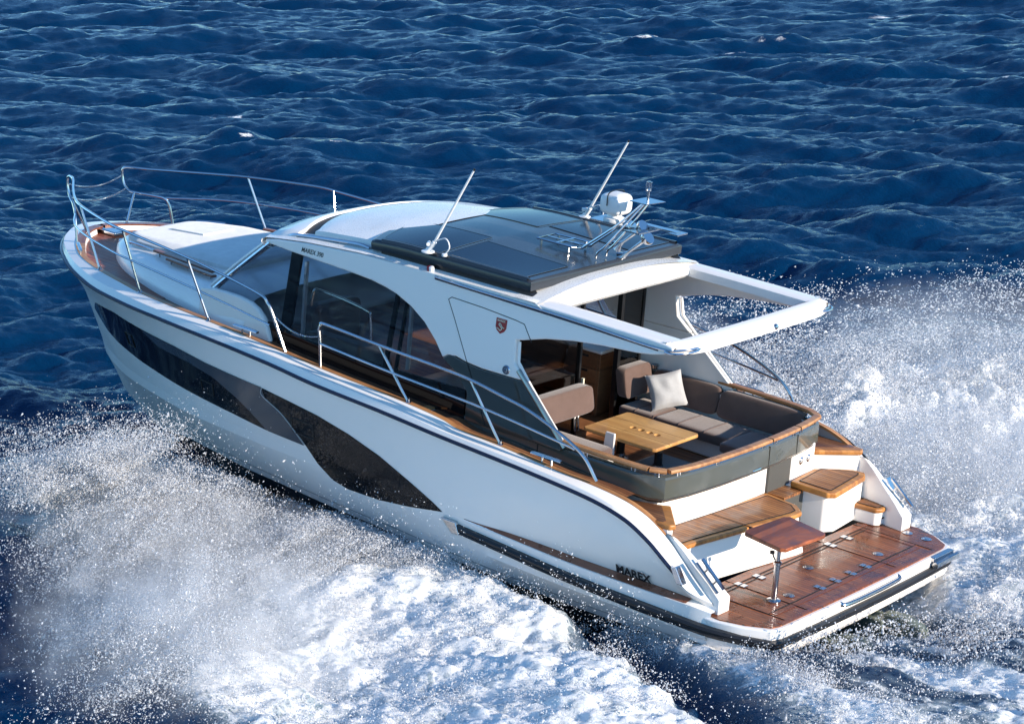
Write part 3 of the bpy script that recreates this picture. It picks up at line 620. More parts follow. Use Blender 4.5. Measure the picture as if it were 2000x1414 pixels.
# cabin sides: opaque black lower band, tinted glass, mullions
for sy in (1, -1):
    low = [(7.80, 1.50), (7.62, 1.50), (7.3, 1.42), (6.7, 1.30), (6.0, 1.27), (5.0, 1.27), (4.05, 1.29), (4.02, .95), (4.42, .90), (7.75, 1.1)]
    CS = MB(sy).prism(low, 'y', lambda p: ycab(p[1]) - .05, lambda p: ycab(p[1]) - .018).build('cabin_side', 'opaque', Y)
    wg = [(7.80, 1.50), (7.02, 2.21), (6.73, 2.20), (6.27, 2.185), (5.81, 2.17), (5.3, 2.12), (4.92, 2.0), (4.71, 1.88), (4.53, 1.72), (4.35, 1.57), (4.15, 1.45), (4.03, 1.285), (5.0, 1.265), (6.0, 1.265), (6.7, 1.295), (7.3, 1.415), (7.62, 1.495)]
    SW = MB(sy).prism(wg, 'y', lambda p: ycab(p[1]) - .034, lambda p: ycab(p[1]) - .024).build('side_window', 'glass', Y)
    for xb_, xt, w_ in ((6.60, 6.56, .15), (5.16, 5.10, .05), (5.02, 4.97, .03)):
        MB(sy).prism([(xb_, 1.27), (xb_ + w_, 1.27), (xt + w_, 2.19), (xt, 2.19)], 'y', lambda p: ycab(p[1]) - .055, lambda p: ycab(p[1]) - .0205).build('window_mullion', 'opaque', SW)
    fl = MB(sy)
    for xx in (4.97, 6.52): fl.prism([(xx - .03, 1.27), (xx, 1.27), (xx - .02, 2.12), (xx - .05, 2.12)], 'y', 1.36, 1.40)
    fl.build('window_pillar_liner', 'lightgrey', SW)
    AP = MB(sy).tube([(7.84, 1.44, 1.50), (7.80, 1.435, 1.56), (7.45, 1.40, 1.87), (7.04, 1.385, 2.21)], .034, True, 8); AP.build('windscreen_pillar', 'chrome', Y)
    MB(sy).tube([(7.93, 1.40, 1.53), (7.52, 1.35, 1.90), (7.12, 1.34, 2.215)], .024, True, 8).build('windscreen_trim', 'white', Y)
# windscreen
def wsx(t, y): # t 0 base..1 top
    return (8.42 - .58 * (abs(y) / 1.42)**2.2) * (1 - t) + (7.40 - .33 * (abs(y) / 1.36)**2.2) * t
ys = np.linspace(-1, 1, 25)
MB().grid([[(wsx(t, y * (1.42 - .06 * t)), y * (1.42 - .06 * t), 1.56 + .66 * t) for y in ys] for t in np.linspace(0, 1, 7)]).build('windscreen', 'clear', Y, recalc=False)
for y0 in (-.5, .5):
    MB().grid([[(wsx(t, y0 + d) + .012, y0 + d, 1.56 + .66 * t) for d in (-.04, .04)] for t in np.linspace(0, 1, 6)]).build('windscreen_mullion', 'opaque', Y, recalc=False)

# ------------------------------------------------------------------ ROOF
def zc_(x): return np.interp(x, [3.2, 5.0, 5.9, 6.5, 7.0, 7.25, 7.4], [2.50, 2.55, 2.535, 2.47, 2.38, 2.31, 2.255])
def ze_(x): return np.interp(x, [3.2, 5.7, 6.5, 6.95, 7.15], [2.38, 2.385, 2.335, 2.285, 2.255])
def rz_(x, y):
    q = min(1, abs(y) / 1.38); e = float(ze_(x)); c = float(zc_(x)); return e + (c - e) * (1 - q**2.4)
def xf(y): return 7.12 + .27 * (1 - min(1, abs(y) / 1.4)**2)
rows = []
for u in np.linspace(0, 1, 60):
    rows.append([(3.25 + (xf(y) - 3.25) * u, y, rz_(3.25 + (xf(y) - 3.25) * u, y)) for y in np.linspace(-1.39, 1.39, 41)])
RF = MB().grid(rows).build('roof', 'wet', Y, recalc=False)
rows = []
for y in np.linspace(-1.42, 1.42, 41):
    x = xf(y); z = rz_(x, y); rows.append([(x - .01, y, z + .002), (x + .03, y, z - .02), (x + .035, y, z - .05), (x + .0, y, z - .085), (x - .12, y, z - .09)])
MB().grid(rows).build('visor_lip', 'white', RF, 60, recalc=False)
def roofstrip(name, mat, x_a, x_b, y0, y1, h, n=31, m=10):
    rows = []
    for y in np.linspace(y0, y1, n):
        a, b = x_a(y), x_b(y); rows.append([(a + (b - a) * t, y, rz_(a + (b - a) * t, y) + h) for t in np.linspace(0, 1, m)])
    return MB().grid(rows).build(name, mat, RF, recalc=False)
xpf = lambda y: 6.56 + .34 * (1 - (abs(y) / 1.15)**2)
roofstrip('roof_slot', 'recess', lambda y: xpf(y) - .02, lambda y: xpf(y) + .19, -1.16, 1.16, .004)
rows = []
ysn = np.linspace(-1.2, 1.2, 33)
for k, (dx_, h) in enumerate([(0, .0), (-.01, .05), (-.05, .062)]): rows.append([(xpf(min(abs(y), 1.15)) + dx_, y, rz_(xpf(min(abs(y), 1.15)), y) + h) for y in ysn])
for t in np.linspace(0, 1, 10)[1:]: rows.append([((xpf(min(abs(y), 1.15)) - .05) * (1 - t) + 5.5 * t, y, rz_((xpf(min(abs(y), 1.15)) - .05) * (1 - t) + 5.5 * t, y) + .062) for y in ysn])
mbp = MB().grid(rows)
for s_ in (0, -1):
    mbp.grid([[r[s_] for r in rows], [(r[s_][0], r[s_][1] * 1.02, r[s_][2] - .08) for r in rows]])
mbp.build('roof_panel', 'wet', RF, 50, recalc=False)
rows = []
for y in np.linspace(-1.30, 1.30, 45):
    a = xpf(min(abs(y), 1.15)) + .185; b = xf(y) - .07; e = min(1, (1.30 - abs(y)) / .06)
    rows.append([(a, y, rz_(a, y) + .001), (a + .012, y, rz_(a, y) + .040 * e), (a + .04, y, rz_(a + .04, y) + .046 * e), ((a + b) / 2, y, rz_((a + b) / 2, y) + .046 * e), (b - .03, y, rz_(b - .03, y) + .036 * e), (b, y, rz_(b, y) + .001)])
MB().grid(rows).build('visor_band', 'white', RF, 40, recalc=False)
for k in ():
    roofstrip('visor_groove', 'lightgrey', lambda y: xf(y) - k - .004, lambda y: xf(y) - k + .004, -1.2, 1.2, .003, m=2)
for sy in (1, -1):
    h = MB(sy).tube([(6.86, 1.27, 2.28), (6.80, 1.27, 2.335), (6.3, 1.27, 2.39), (5.85, 1.27, 2.43), (5.68, 1.27, 2.42)], .02); h.tube([(6.12, 1.27, 2.33), (6.10, 1.27, 2.41)], .014, False); h.build('roof_grab_rail', 'chrome', RF)
# sliding sunroof lid with solar sheets
def lidx(y, off=0): return 5.60 + .30 * (1 - (min(abs(y), 1.3) / 1.3)**2) + off
def lidz(x, y): 
    b = np.clip((x - 3.45) / 1.2, 0, 1); d = .05 * b * (1 - (abs(y) / 1.3)**2); f = -.05 * max(0, (x - 5.0) / .8)**2; return 2.565 + d + f
def lidrow(u, y, h=0, s=1.0, e=0):
    x = 3.46 + (lidx(y) - 3.46) * u; return (x, y, lidz(x, y) + h)
yy = np.linspace(-1.27, 1.27, 35); rows = [[lidrow(u, y) for y in yy] for u in np.linspace(0.0, 1, 40)]
lid = MB().grid(rows)
# rim: aft, sides, front
bd = [rows[0][j] for j in range(len(yy))] + [rows[i][-1] for i in range(1, 40)] + [rows[-1][j] for j in reversed(range(len(yy) - 1))] + [rows[i][0] for i in reversed(range(1, 39))]
cen = Vector((4.6, 0, 0)); rim = []
for a, h in ((0, 0), (.022, -.012), (.03, -.035), (.026, -.11), (-.02, -.135)):
    r_ = []
    for p in bd:
        d = Vector((p[0] - 4.6, p[1] * 1.6, 0)).normalized(); r_.append((p[0] + d.x * a * 1.4, p[1] + d.y * a * 1.4, p[2] + h))
    rim.append(r_)
lid.grid(rim, True)
LID = lid.build('sunroof', 'roofgrey', Y, 45, recalc=False)
for s_ in (1, -1):
    P = [(x, s_ * 1.275, lidz(x, 1.27) + .004) for x in np.linspace(3.50, 5.5, 20)]
    MB().grid([[(x, y - s_ * .03, z), (x, y - s_ * .01, z + .016), (x, y + s_ * .015, z + .014), (x, y + s_ * .03, z - .02)] for x, y, z in P]).build('sunroof_edge', 'roofgrey', LID)
def sheet(x0, x1, y0, y1, curved=False):
    rows = []
    for y in np.linspace(y0, y1, 14):
        b = min(x1, lidx(y) - .1) if curved else x1
        rows.append([(x, y, lidz(x, y) + .005) for x in np.linspace(x0, b, 14)])
    sp_ = MB().grid(rows).build('solar_panel', 'solar', LID, recalc=False)
    ed = rows[0] + [r[-1] for r in rows] + rows[-1][::-1] + [r[0] for r in rows][::-1]
    MB().tube([(a, b, c + .001) for a, b, c in ed], .0035, False, 4).build('panel_edge', 'silver', sp_)
sheet(4.72, 6.2, .40, 1.22, True); sheet(3.56, 4.66, .55, 1.22); sheet(4.75, 6.2, -1.22, -.40, True); sheet(3.56, 4.70, -1.22, -.55)
for (xa, ya, yb) in ((4.69, .42, 1.2), (4.72, -1.2, -.4)):
    MB().grid([[(xa - .004, y, lidz(xa, y) + .007), (xa + .004, y, lidz(xa, y) + .007)] for y in np.linspace(ya, yb, 8)]).build('panel_cable_cover', 'silver', LID, recalc=False)
MB().box(3.62, 4.9, -1.16, 1.16, 2.37, 2.455).build('sunroof_track', 'recess', LID, bevel=.02)
for s_ in (1, -1): MB(s_).prism([(3.5, 2.47), (3.42, 2.40), (3.66, 2.34), (5.5, 2.37), (5.5, 2.47)], 'y', 1.18, 1.29).build('sunroof_rail', 'black', LID, bevel=.01)
# aft cross beam and hardtop border
CB = []
for y in np.linspace(-1.40, 1.40, 41):
    q = 1 - (y / 1.4)**2; CB.append([(3.20, y, 2.30 + .0 * q), (3.20, y, 2.335 + .075 * q), (3.30, y, 2.385 + .075 * q), (3.52, y, 2.385 + .08 * q), (3.75, y, 2.37 + .05 * q), (3.75, y, 2.26), (3.24, y, 2.26)])
HT = MB().grid(CB, True).build('hardtop', 'wet', Y, 40, recalc=False)
for s_ in (1, -1):
    rows = []
    for x in np.linspace(1.64, 3.6, 24):
        iy = 1.14 if x > 1.75 else 1.14
        zt_ = float(np.interp(x, [1.2, 1.5, 2.5, 3.6], [2.325, 2.35, 2.375, 2.39])); oy = ycab(2.3) - .01 
        rows.append([(x, iy, zt_ - .11), (x, iy, zt_ - .02), (x, iy + .03, zt_), (x, oy - .07, zt_), (x, oy - .0, zt_ - .04), (x, oy - .01, zt_ - .1)])
    MB(s_).grid(rows, True).build('hardtop_beam', 'white', HT, 50)
rows = []
for y in np.linspace(-1.38, 1.38, 41):
    b = .02 * (1 - (y / 1.38)**2); f_ = min(1, (1.38 - abs(y)) / .10); x0 = 1.455 - b + .12 * (max(0, abs(y) - .95) / .43)**2 + (1 - f_**.5) * .05
    rows.append([(x0, y, 2.25), (x0 - .006, y, 2.275), (x0 + .015, y, 2.315), (x0 + .10, y, 2.352), (1.665 - b, y, 2.352), (1.685 - b, y, 2.335), (1.685 - b, y, 2.25), (x0 + .05, y, 2.235)])
MB().grid(rows, True).build('aft_cross_beam', 'white', HT, 40)
MB().grid([[(1.66, y, 2.354), (1.652, y, 2.356)] for y in np.linspace(-1.12, 1.12, 4)]).build('opening_seal', 'recess', HT, recalc=False)
MB().lathe((1.435, -.18, 2.295), [(0, .02), (.02, .018), (.032, 0)], (-1, 0, .3), 16).build('aft_light', 'chrome', HT)
for s_ in (1, -1): MB(s_).tube([(1.66, 1.42, 2.27), (1.58, 1.42, 2.27), (1.49, 1.33, 2.275), (1.455, 1.18, 2.285), (1.47, 1.10, 2.29)], .012).build('hardtop_grab_bar', 'chrome', HT)

# ------------------------------------------------------------------ FOREDECK
cxs = [6.9, 7.3, 7.85, 8.4, 8.85, 9.4, 9.75, 10.0, 10.3, 10.55, 10.68, 10.74]
cyb = [1.56, 1.57, 1.56, 1.46, 1.36, 1.20, 1.06, .93, .73, .50, .28, 0]
def cr(x): return float(pchip(cxs, cyb, np.array([x]))[0])
rows = []
for x in list(np.linspace(7.25, 10.5, 46)) + list(np.linspace(10.52, 10.735, 14)):
    yb = cr(x); zt2 = float(np.interp(x, [7.2, 8.0, 9.5, 10.3, 10.6, 10.74], [1.53, 1.51, 1.46, 1.40, 1.36, 1.30])); k = min(1, yb / .5)
    rows.append([(x, yb * t, z) for t, z in ((1, 1.16), (.985, 1.25), (.95, 1.36 + (zt2 - 1.40) * .6), (1 - .13 * 1.0, zt2 - .01), (1 - .2, zt2 + .012), (.6, zt2 + .035), (.3, zt2 + .05), (0, zt2 + .055), (-.3, zt2 + .05), (-.6, zt2 + .035), (-.8, zt2 + .012), (-.87, zt2 - .01), (-.95, 1.36 + (zt2 - 1.40) * .6), (-.985, 1.25), (-1, 1.16))])
CRF = MB().grid(rows).build('coachroof', 'white', Y, 50, recalc=False)
for sy in (1, -1):
    arc = [(8.0, 1.12), (8.0, 1.52), (7.77, 1.548), (7.59, 1.548), (7.38, 1.545), (7.2, 1.52), (7.08, 1.47), (6.98, 1.39), (6.90, 1.29), (6.84, 1.17), (6.84, 1.12)]
    MB(sy).prism(arc, 'y', 1.44, lambda p: 1.555 - .12 * (p[1] - 1.12)).build('coachroof_flank', 'white', CRF, bevel=.03)
def padz(x, y): return float(np.interp(x, [8.0, 9.5, 10.3, 10.6], [1.57, 1.525, 1.46, 1.40])) + .012 * (1 - (abs(y) / .8)**2)
rows = []
for x, h, wd in [(8.15, -.03, .82), (8.14, .03, .84), (8.17, .055, .83)] + [(x, .06, float(np.interp(x, [8.2, 9.5, 10.1, 10.35], [.83, .78, .66, .50]))) for x in np.linspace(8.25, 10.3, 20)] + [(10.34, .045, .47), (10.355, .0, .46), (10.35, -.04, .46)]:
    r_ = []
    for t in np.linspace(-1, 1, 17):
        hh = h if abs(t) < .96 else min(h, .02); r_.append((x, wd * t, padz(x, wd * t) + hh))
    rows.append([(x, -wd, padz(x, wd) - .05)] + r_ + [(x, wd, padz(x, wd) - .05)])
SPD = MB().grid(rows).build('sun_pad', 'pad', CRF, 60, recalc=False)
MB().prism([(10.02, -.42), (9.45, -.42), (9.45, .10), (10.02, .10)], 'z', lambda p: padz(p[0], p[1]) + .05, lambda p: padz(p[0], p[1]) + .082).build('hatch_cover', 'pad', SPD, bevel=.01)
for sy in (1, -1):
    for x0, x1, y0, y1 in ((8.25, 9.42, 1.06, .90), (8.10, 9.05, 1.20, 1.04)):
        a = Vector((x0, y0, 1.55)); b = Vector((x1, y1, 1.53)); d = (b - a).normalized(); o = Vector((-d.y, d.x, 0)) * .038
        r_ = MB(sy); r_.add([a - o, b - o, b + o, a + o, a - o + Vector((0, 0, .03)), b - o + Vector((0, 0, .03)), b + o + Vector((0, 0, .03)), a + o + Vector((0, 0, .03))], [(0, 1, 2, 3), (4, 5, 6, 7), (0, 1, 5, 4), (1, 2, 6, 5), (2, 3, 7, 6), (3, 0, 4, 7)])
        hr = r_.build('foredeck_handrail', 'capdark', CRF, bevel=.012)
        p = MB(sy)
        for t in (.08, .5, .92):
            c = a.lerp(b, t); p.tube([c + Vector((0, 0, -.09)), c], .01, False)
        p.build('handrail_foot', 'chrome', hr)
    g = MB(sy).tube([(10.05, .72, 1.47), (9.95, .76, 1.50), (8.9, .97, 1.55), (8.75, 1.0, 1.53)], .014); g.build('foredeck_grab_rail', 'chrome', CRF)
for sy in (1, -1):
    MB(sy).prism([(4.50, 1.52), (4.36, 1.50), (4.36, 1.74), (4.50, 1.74)], 'z', .85, .995).build('deck_step', 'cream', DECK, bevel=.015)
    MB(sy).box(4.42, 4.52, 1.5, 1.735, .992, 1.018).build('deck_step_edge', 'cap', DECK, bevel=.01)
# bow fittings
MB().box(11.05, 11.42, -.09, .09, 1.24, 1.30).build('anchor_roller', 'chrome', DECK, bevel=.02)
MB().lathe((10.86, .12, 1.24), [(0, .02), (.05, .02), (.06, .0)]).build('windlass_switch', 'chrome', DECK)
def cleat(x, y, z, dirx, diry, L_=.19):
    d = Vector((dirx, diry, 0)).normalized(); c = Vector((x, y, z)); m_ = MB()
    m_.tube([c - d * L_ + Vector((0, 0, .075)), c - d * .12 + Vector((0, 0, .08)), c + d * .12 + Vector((0, 0, .08)), c + d * L_ + Vector((0, 0, .075))], .013)
    o_ = Vector((-d.y, d.x, 0)) * .02
    m_.tube([c - d * L_ + o_ + Vector((0, 0, .075)), c + d * L_ + o_ + Vector((0, 0, .075))], .012)
    for k in (-.06, .06): m_.tube([c + d * k, c + d * k + Vector((0, 0, .08))], .013, False)
    return m_.build('deck_cleat', 'chrome', DECK)
for s_ in (1, -1):
    cleat(10.55, 1.08 * s_, 1.30, 1, -.7 * s_); cleat(6.99, 1.765 * s_, 1.235, 1, -.03 * s_); cleat(2.70, 1.79 * s_, .925, 1, 0)

# ------------------------------------------------------------------ GUARD RAILS
def sfoot(x, off=.03): 
    y, z = lev('cap', np.array([x])); return Vector((x, y[0] - off, z[0]))
for s_ in (1, -1):
    top = [(11.25, .60, 1.99), (10.9, .90, 1.985), (10.55, 1.17, 1.985), (10.2, 1.375, 1.99), (9.36, 1.69, 2.0), (8.9, 1.76, 1.985), (7.93, 1.83, 1.935), (7.2, 1.835, 1.845), (6.72, 1.835, 1.765), (6.62, 1.83, 1.70), (6.55, 1.82, 1.60), (6.36, 1.79, 1.20)]
    loop = [(11.23, .617, 1.99), (11.36, .52, 1.995), (11.48, .465, 1.99), (11.535, .45, 1.95), (11.535, .45, 1.87), (11.50, .455, 1.76), (11.44, .47, 1.70), (11.36, .51, 1.68), (11.15, .66, 1.655), (11.05, .735, 1.63), (11.0, .77, 1.55), (10.94, .79, 1.30)]
    GR = MB(s_).tube(top, .0165, True, 8).build('guard_rail', 'chrome', Y)
    MB(s_).tube(loop, .0165, True, 8).build('pulpit_loop', 'chrome', GR)
    MB(s_).tube([(11.05, .74, 1.635), (10.6, 1.13, 1.655), (10.1, 1.40, 1.665), (9.3, 1.66, 1.665), (8.9, 1.70, 1.645), (8.23, 1.74, 1.60), (7.4, 1.78, 1.535), (6.60, 1.80, 1.445)], .012, True, 8).build('middle_rail', 'chrome', GR)
    for ft, tp in (((11.30, .33, 1.31), (11.36, .50, 1.68)), ((9.83, 1.39, 1.295), (10.22, 1.375, 2.0)), ((8.86, 1.63, 1.275), (9.06, 1.74, 1.99)), ((7.60, 1.745, 1.25), (7.90, 1.825, 1.93))):
        m_ = MB(s_).tube([ft, tp], .0145, False); m_.lathe(ft, [(.034, 0), (.03, .008), (.018, .015), (.016, .04)]); m_.build('stanchion', 'chrome', GR)
    aft = [(5.83, 1.79, 1.17), (5.845, 1.80, 1.45), (5.85, 1.815, 1.58), (5.82, 1.82, 1.635), (5.75, 1.82, 1.655), (4.98, 1.825, 1.615), (4.13, 1.825, 1.58), (3.7, 1.825, 1.55), (3.3, 1.82, 1.488), (2.94, 1.815, 1.42), (2.5, 1.81, 1.27), (2.24, 1.80, 1.13), (2.07, 1.79, .92)]
    GA = MB(s_).tube(aft, .0165, True, 8).build('guard_rail', 'chrome', Y)
    MB(s_).tube([(5.845, 1.80, 1.42), (4.79, 1.82, 1.362), (3.49, 1.82, 1.296), (2.52, 1.81, 1.20), (2.35, 1.805, 1.175)], .0125, True, 8).build('middle_rail', 'chrome', GA)
    for fx, tp in ((4.55, (4.98, 1.825, 1.615)), (3.30, (3.72, 1.825, 1.555))):
        f_ = sfoot(fx, .035); m_ = MB(s_).tube([f_, tp], .0145, False); m_.lathe(f_, [(.034, 0), (.03, .008), (.018, .015), (.016, .04)]); m_.build('stanchion', 'chrome', GA)
    # chains: links strung on a sagging line
    def chain(a, b, sag, par, n, yflip=False):
        m_ = MB(); a = Vector(a); b = Vector(b); L_ = (b - a).length
        for i in range(n):
            t0, t1 = i / n, (i + 1) / n; f = lambda t: a.lerp(b, t) + Vector((0, 0, -4 * sag * t * (1 - t)))
            p, q = f(t0), f(t1); d = (q - p).normalized(); c = (p + q) / 2; hl = (q - p).length * .66
            sd = Vector((0, 0, 1)).cross(d).normalized(); 
            if i % 2: sd = d.cross(sd).normalized()
            ring_ = [c + d * math.cos(u) * hl + sd * math.sin(u) * .0085 for u in [2 * math.pi * k / 8 for k in range(9)]]
            m_.tube(ring_, .0035, False, 5, cap=False)
        return m_.build('chain', 'chrome', par)
    chain((6.50, 1.815 * s_, 1.56), (5.85, 1.815 * s_, 1.50), .075, GR, 38)
    if s_ == 1:
        chain((11.53, .44, 1.88), (11.53, -.44, 1.88), .085, GR, 48); chain((11.46, .45, 1.72), (11.46, -.45, 1.72), .085, GR, 48)

# ------------------------------------------------------------------ ROOF GEAR: antennas, mast
for s_, lb in ((1, 'port'), (-1, 'starboard')):
    AN = MB(s_).tube([(4.735, 1.32, 2.70), (4.28, 1.31, 3.54)], lambda t: .0165 - .005 * t, False).build('antenna', 'tweedwhite', Y)
    b = MB(s_).lathe((4.81, 1.33, 2.575), [(.07, 0), (.07, .014), (.03, .02), (.022, .05), (0, .05)]); b.tube([(4.80, 1.33, 2.60), (4.735, 1.32, 2.70)], .026); b.tube([(4.83, 1.30, 2.67), (4.78, 1.37, 2.67)], .02)
    b.tube([(4.74, 1.32, 2.70), (4.60, 1.31, 2.76), (4.54, 1.31, 2.68), (4.60, 1.31, 2.585)], .007); b.lathe((4.60, 1.31, 2.575), [(.03, 0), (.028, .025), (0, .03)])
    b.build('antenna_base', 'tweedwhite', AN); MB(s_).lathe((4.28, 1.31, 3.54), [(.013, 0), (.012, .02), (0, .025)], (-.45, 0, .9), 8).build('antenna_tip', 'black', AN)
MS = MB(); zr = 2.615
for dy in (-.055, .055):
    MS.tube([(3.98, dy * 1.6, zr + .035), (3.78, dy * 1.4, zr + .035), (3.70, dy * 1.2, zr + .09), (3.35, dy, 2.98), (3.03, dy * .7, 3.285)], .012)
    MS.tube([(3.56, dy * 1.6, zr - .03), (3.54, dy * 1.6, zr + .04), (3.45, dy * 1.4, zr + .13), (3.2, dy * 1.1, 3.05), (3.03, dy * .7, 3.265)], .011)
MAST = MS.build('radar_mast', 'chrome', Y)
hf = MB(); hf.tube([(4.30, .16, zr + .05), (4.30, -.16, zr + .05), (3.82, -.17, zr + .05), (3.78, -.1, zr + .04), (3.78, .1, zr + .04), (3.82, .17, zr + .05), (4.30, .16, zr + .05)], .012, False)
hf.box(4.02, 4.05, -.16, .16, zr + .035, zr + .06); hf.box(3.85, 4.28, -.012, .012, zr + .035, zr + .055)
for x in (3.88, 4.25):
    for y in (-.15, .15): hf.tube([(x, y, zr - .02), (x, y, zr + .05)], .015, False)
hf.build('mast_hinge_frame', 'chrome', MAST)
MB().prism([(3.14, -.15), (3.16, .13), (2.94, .13), (2.90, -.15)], 'z', 3.288, 3.296).build('light_plate', 'chrome', MAST)
nl = MB().tube([(3.02, 0, 3.29), (3.02, 0, 3.40)], .014, False); nl.lathe((3.02, 0, 3.40), [(.022, 0), (.03, .015), (.03, .02)]); NLI = nl.build('masthead_light', 'chrome', MAST)
MB().lathe((3.02, 0, 3.42), [(.034, 0), (.036, .04), (.032, .075), (.034, .08), (.02, .085), (0, .085)]).build('light_lens', 'lens', NLI)
MB().prism([(3.72, -.24), (3.72, .04), (3.34, .04), (3.20, -.10), (3.34, -.24)], 'z', 2.97, 2.985).build('searchlight_bracket', 'chrome', MAST)
sq = MB().lathe((3.50, -.10, 2.985), [(0, 0), (.115, 0), (.115, .03), (.08, .04), (.07, .07)], (0, 0, 1), 22)
sq.cushion(3.36, 3.62, -.235, .035, 3.05, 3.285, e=3.6); SLT = sq.build('searchlight', 'tweedwhite', MAST, 50)
MB().tube([(3.50, -.25, 3.16), (3.50, -.22, 3.29), (3.50, .02, 3.295), (3.50, .05, 3.16)], .007).build('searchlight_bail', 'black', SLT)
for dy, z0 in ((-.17, 2.99), (-.27, 2.86)):
    MB().lathe((3.18, dy, z0 - .03), [(0, .03), (.075, .03), (.078, 0), (.06, -.035), (.02, -.05), (.016, -.3), (.03, -.36), (.07, -.41)], (-.75, 0, .65), 18).build('horn', 'chrome', MAST)
bk = MB().box(2.78, 3.30, -.30, -.22, 2.965, 2.985); bk.box(2.72, 2.84, -.34, -.16, 2.96, 2.975); bk.box(3.05, 3.35, -.30, .06, 2.94, 2.955); bk.build('horn_bracket', 'chrome', MAST)

# ------------------------------------------------------------------ CABIN interior seen through glass
CF = MB().box(3.9, 8.0, -1.42, 1.42, .42, .47).build('cabin_floor', 'walnut', Y)
GC = MB().box(4.15, 5.5, -1.42, -.95, .47, 1.20).build('galley_cabinet', 'walnut', Y, bevel=.01)
MB().box(4.12, 5.53, -1.43, -.92, 1.20, 1.24).build('countertop', 'tweedwhite', GC, bevel=.015)
for r_ in range(4):
    for c_ in range(3):
        x0 = 4.18 + c_ * .44; z0 = .5 + r_ * .172; dr = MB().box(x0, x0 + .42, -.95, -.94, z0, z0 + .16).build('drawer', 'walnut', GC, bevel=.004)
        MB().box(x0 + .13, x0 + .29, -.94, -.934, z0 + .115, z0 + .14).build('drawer_pull', 'recess', dr)
HC = MB().box(5.55, 7.1, -1.40, -.55, .47, .95).build('helm_console', 'walnut', Y, bevel=.02)
pad(5.7, 6.3, -1.3, -.65, .95, 1.08, 'helm_seat', HC); pad(5.6, 5.74, -1.3, -.65, 1.05, 1.62, 'helm_seat_back', HC)
MB().tube([(6.9, -.75, 1.25), (6.85, -.95, 1.42), (6.9, -1.15, 1.25), (6.95, -.95, 1.08), (6.9, -.75, 1.25)], .014).build('steering_wheel', 'chrome', HC)
WT = MB().tube([(6.55, 1.25, 1.25), (6.5, 1.25, 1.72), (6.4, 1.22, 1.78), (5.75, 1.22, 1.72), (5.66, 1.22, 1.62), (5.62, 1.22, 1.12)], .016).build('interior_grab_rail', 'chrome', Y)
MB().prism([(7.1, .47), (7.1, 1.22), (7.35, 1.40), (8.05, 1.46), (8.05, .47)], 'y', -1.38, 1.38).build('dashboard', 'lightgrey', Y, bevel=.04)
CBK = MB().box(5.8, 6.5, .45, 1.38, .47, .88).build('cabin_settee', 'white', Y, bevel=.02)
pad(5.2, 6.6, .45, 1.36, .88, 1.0, par=CBK); pad(5.2, 6.5, 1.2, 1.36, 1.0, 1.35, 'back_cushion', CBK); pad(6.45, 6.60, .5, 1.30, 1.0, 1.60, 'back_cushion', CBK)
MB().box(4.2, 5.1, .3, 1.2, 1.04, 1.08).build('dinette_table', 'table', Y, bevel=.02)
MB().tube([(4.65, .75, .47), (4.65, .75, 1.04)], .04, False).build('dinette_table_leg', 'chrome', Y)
pad(4.0, 4.3, .3, 1.3, .6, 1.0, 'dinette_seat', Y)
BH = MB(); 
for y, w_ in ((-.90, .05), (-1.29, .04), (-.20, .03), (1.29, .05)): BH.box(3.86, 3.92, y - w_ / 2, y + w_ / 2, .42, 2.27)
BH.box(3.86, 3.92, -1.31, 1.31, 2.20, 2.27); BHO = BH.build('saloon_door_frame', 'black', Y)
MB().box(3.885, 3.895, -1.27, -.92, .5, 2.22).build('saloon_door', 'doorglass', BHO); MB().box(3.87, 3.88, -1.27, -.92, .5, 2.22).build('saloon_door', 'doorglass', BHO)
MB().box(3.885, 3.895, -.18, 1.27, .5, 2.22).build('saloon_window', 'doorglass', BHO)
MB().box(3.80, 3.83, -.215, -.19, .85, 1.15).build('door_handle', 'gold', BHO)
MB().box(3.6, 7.0, -1.36, 1.36, 2.25, 2.27).build('headliner', 'cream', Y)
for sy in (1, -1): MB(sy).box(4.0, 8.0, 1.42, 1.462, .3, 1.2).build('cabin_inner_wall', 'cream', Y)
# ------------------------------------------------------------------ stern drives
for y in (-.42, .42):
    prof_ = [(-.05, -.38), (-.30, -.36), (-.52, -.42), (-.60, -.60), (-.58, -.95), (-.42, -1.0), (-.30, -.85), (-.10, -.60)]
    DV = MB().prism(prof_, 'y', y - .075, y + .075).build('stern_drive', 'drive', Y, bevel=.04)
    MB().tube([(.5, y - .08, -.55), (.1, y - .08, -.50), (-.25, y - .06, -.48)], .025).tube([(.5, y + .08, -.6), (.1, y + .08, -.55), (-.25, y + .06, -.52)], .025).build('trim_ram', 'chrome', DV)
    MB().box(-.1, .5, y - .12, y + .12, -.75, -.45).build('drive_mount', 'drive', DV, bevel=.03)
    MB().box(-.602, -.597, y - .03, y + .03, -.60, -.56).build('drive_plate', 'black', DV)

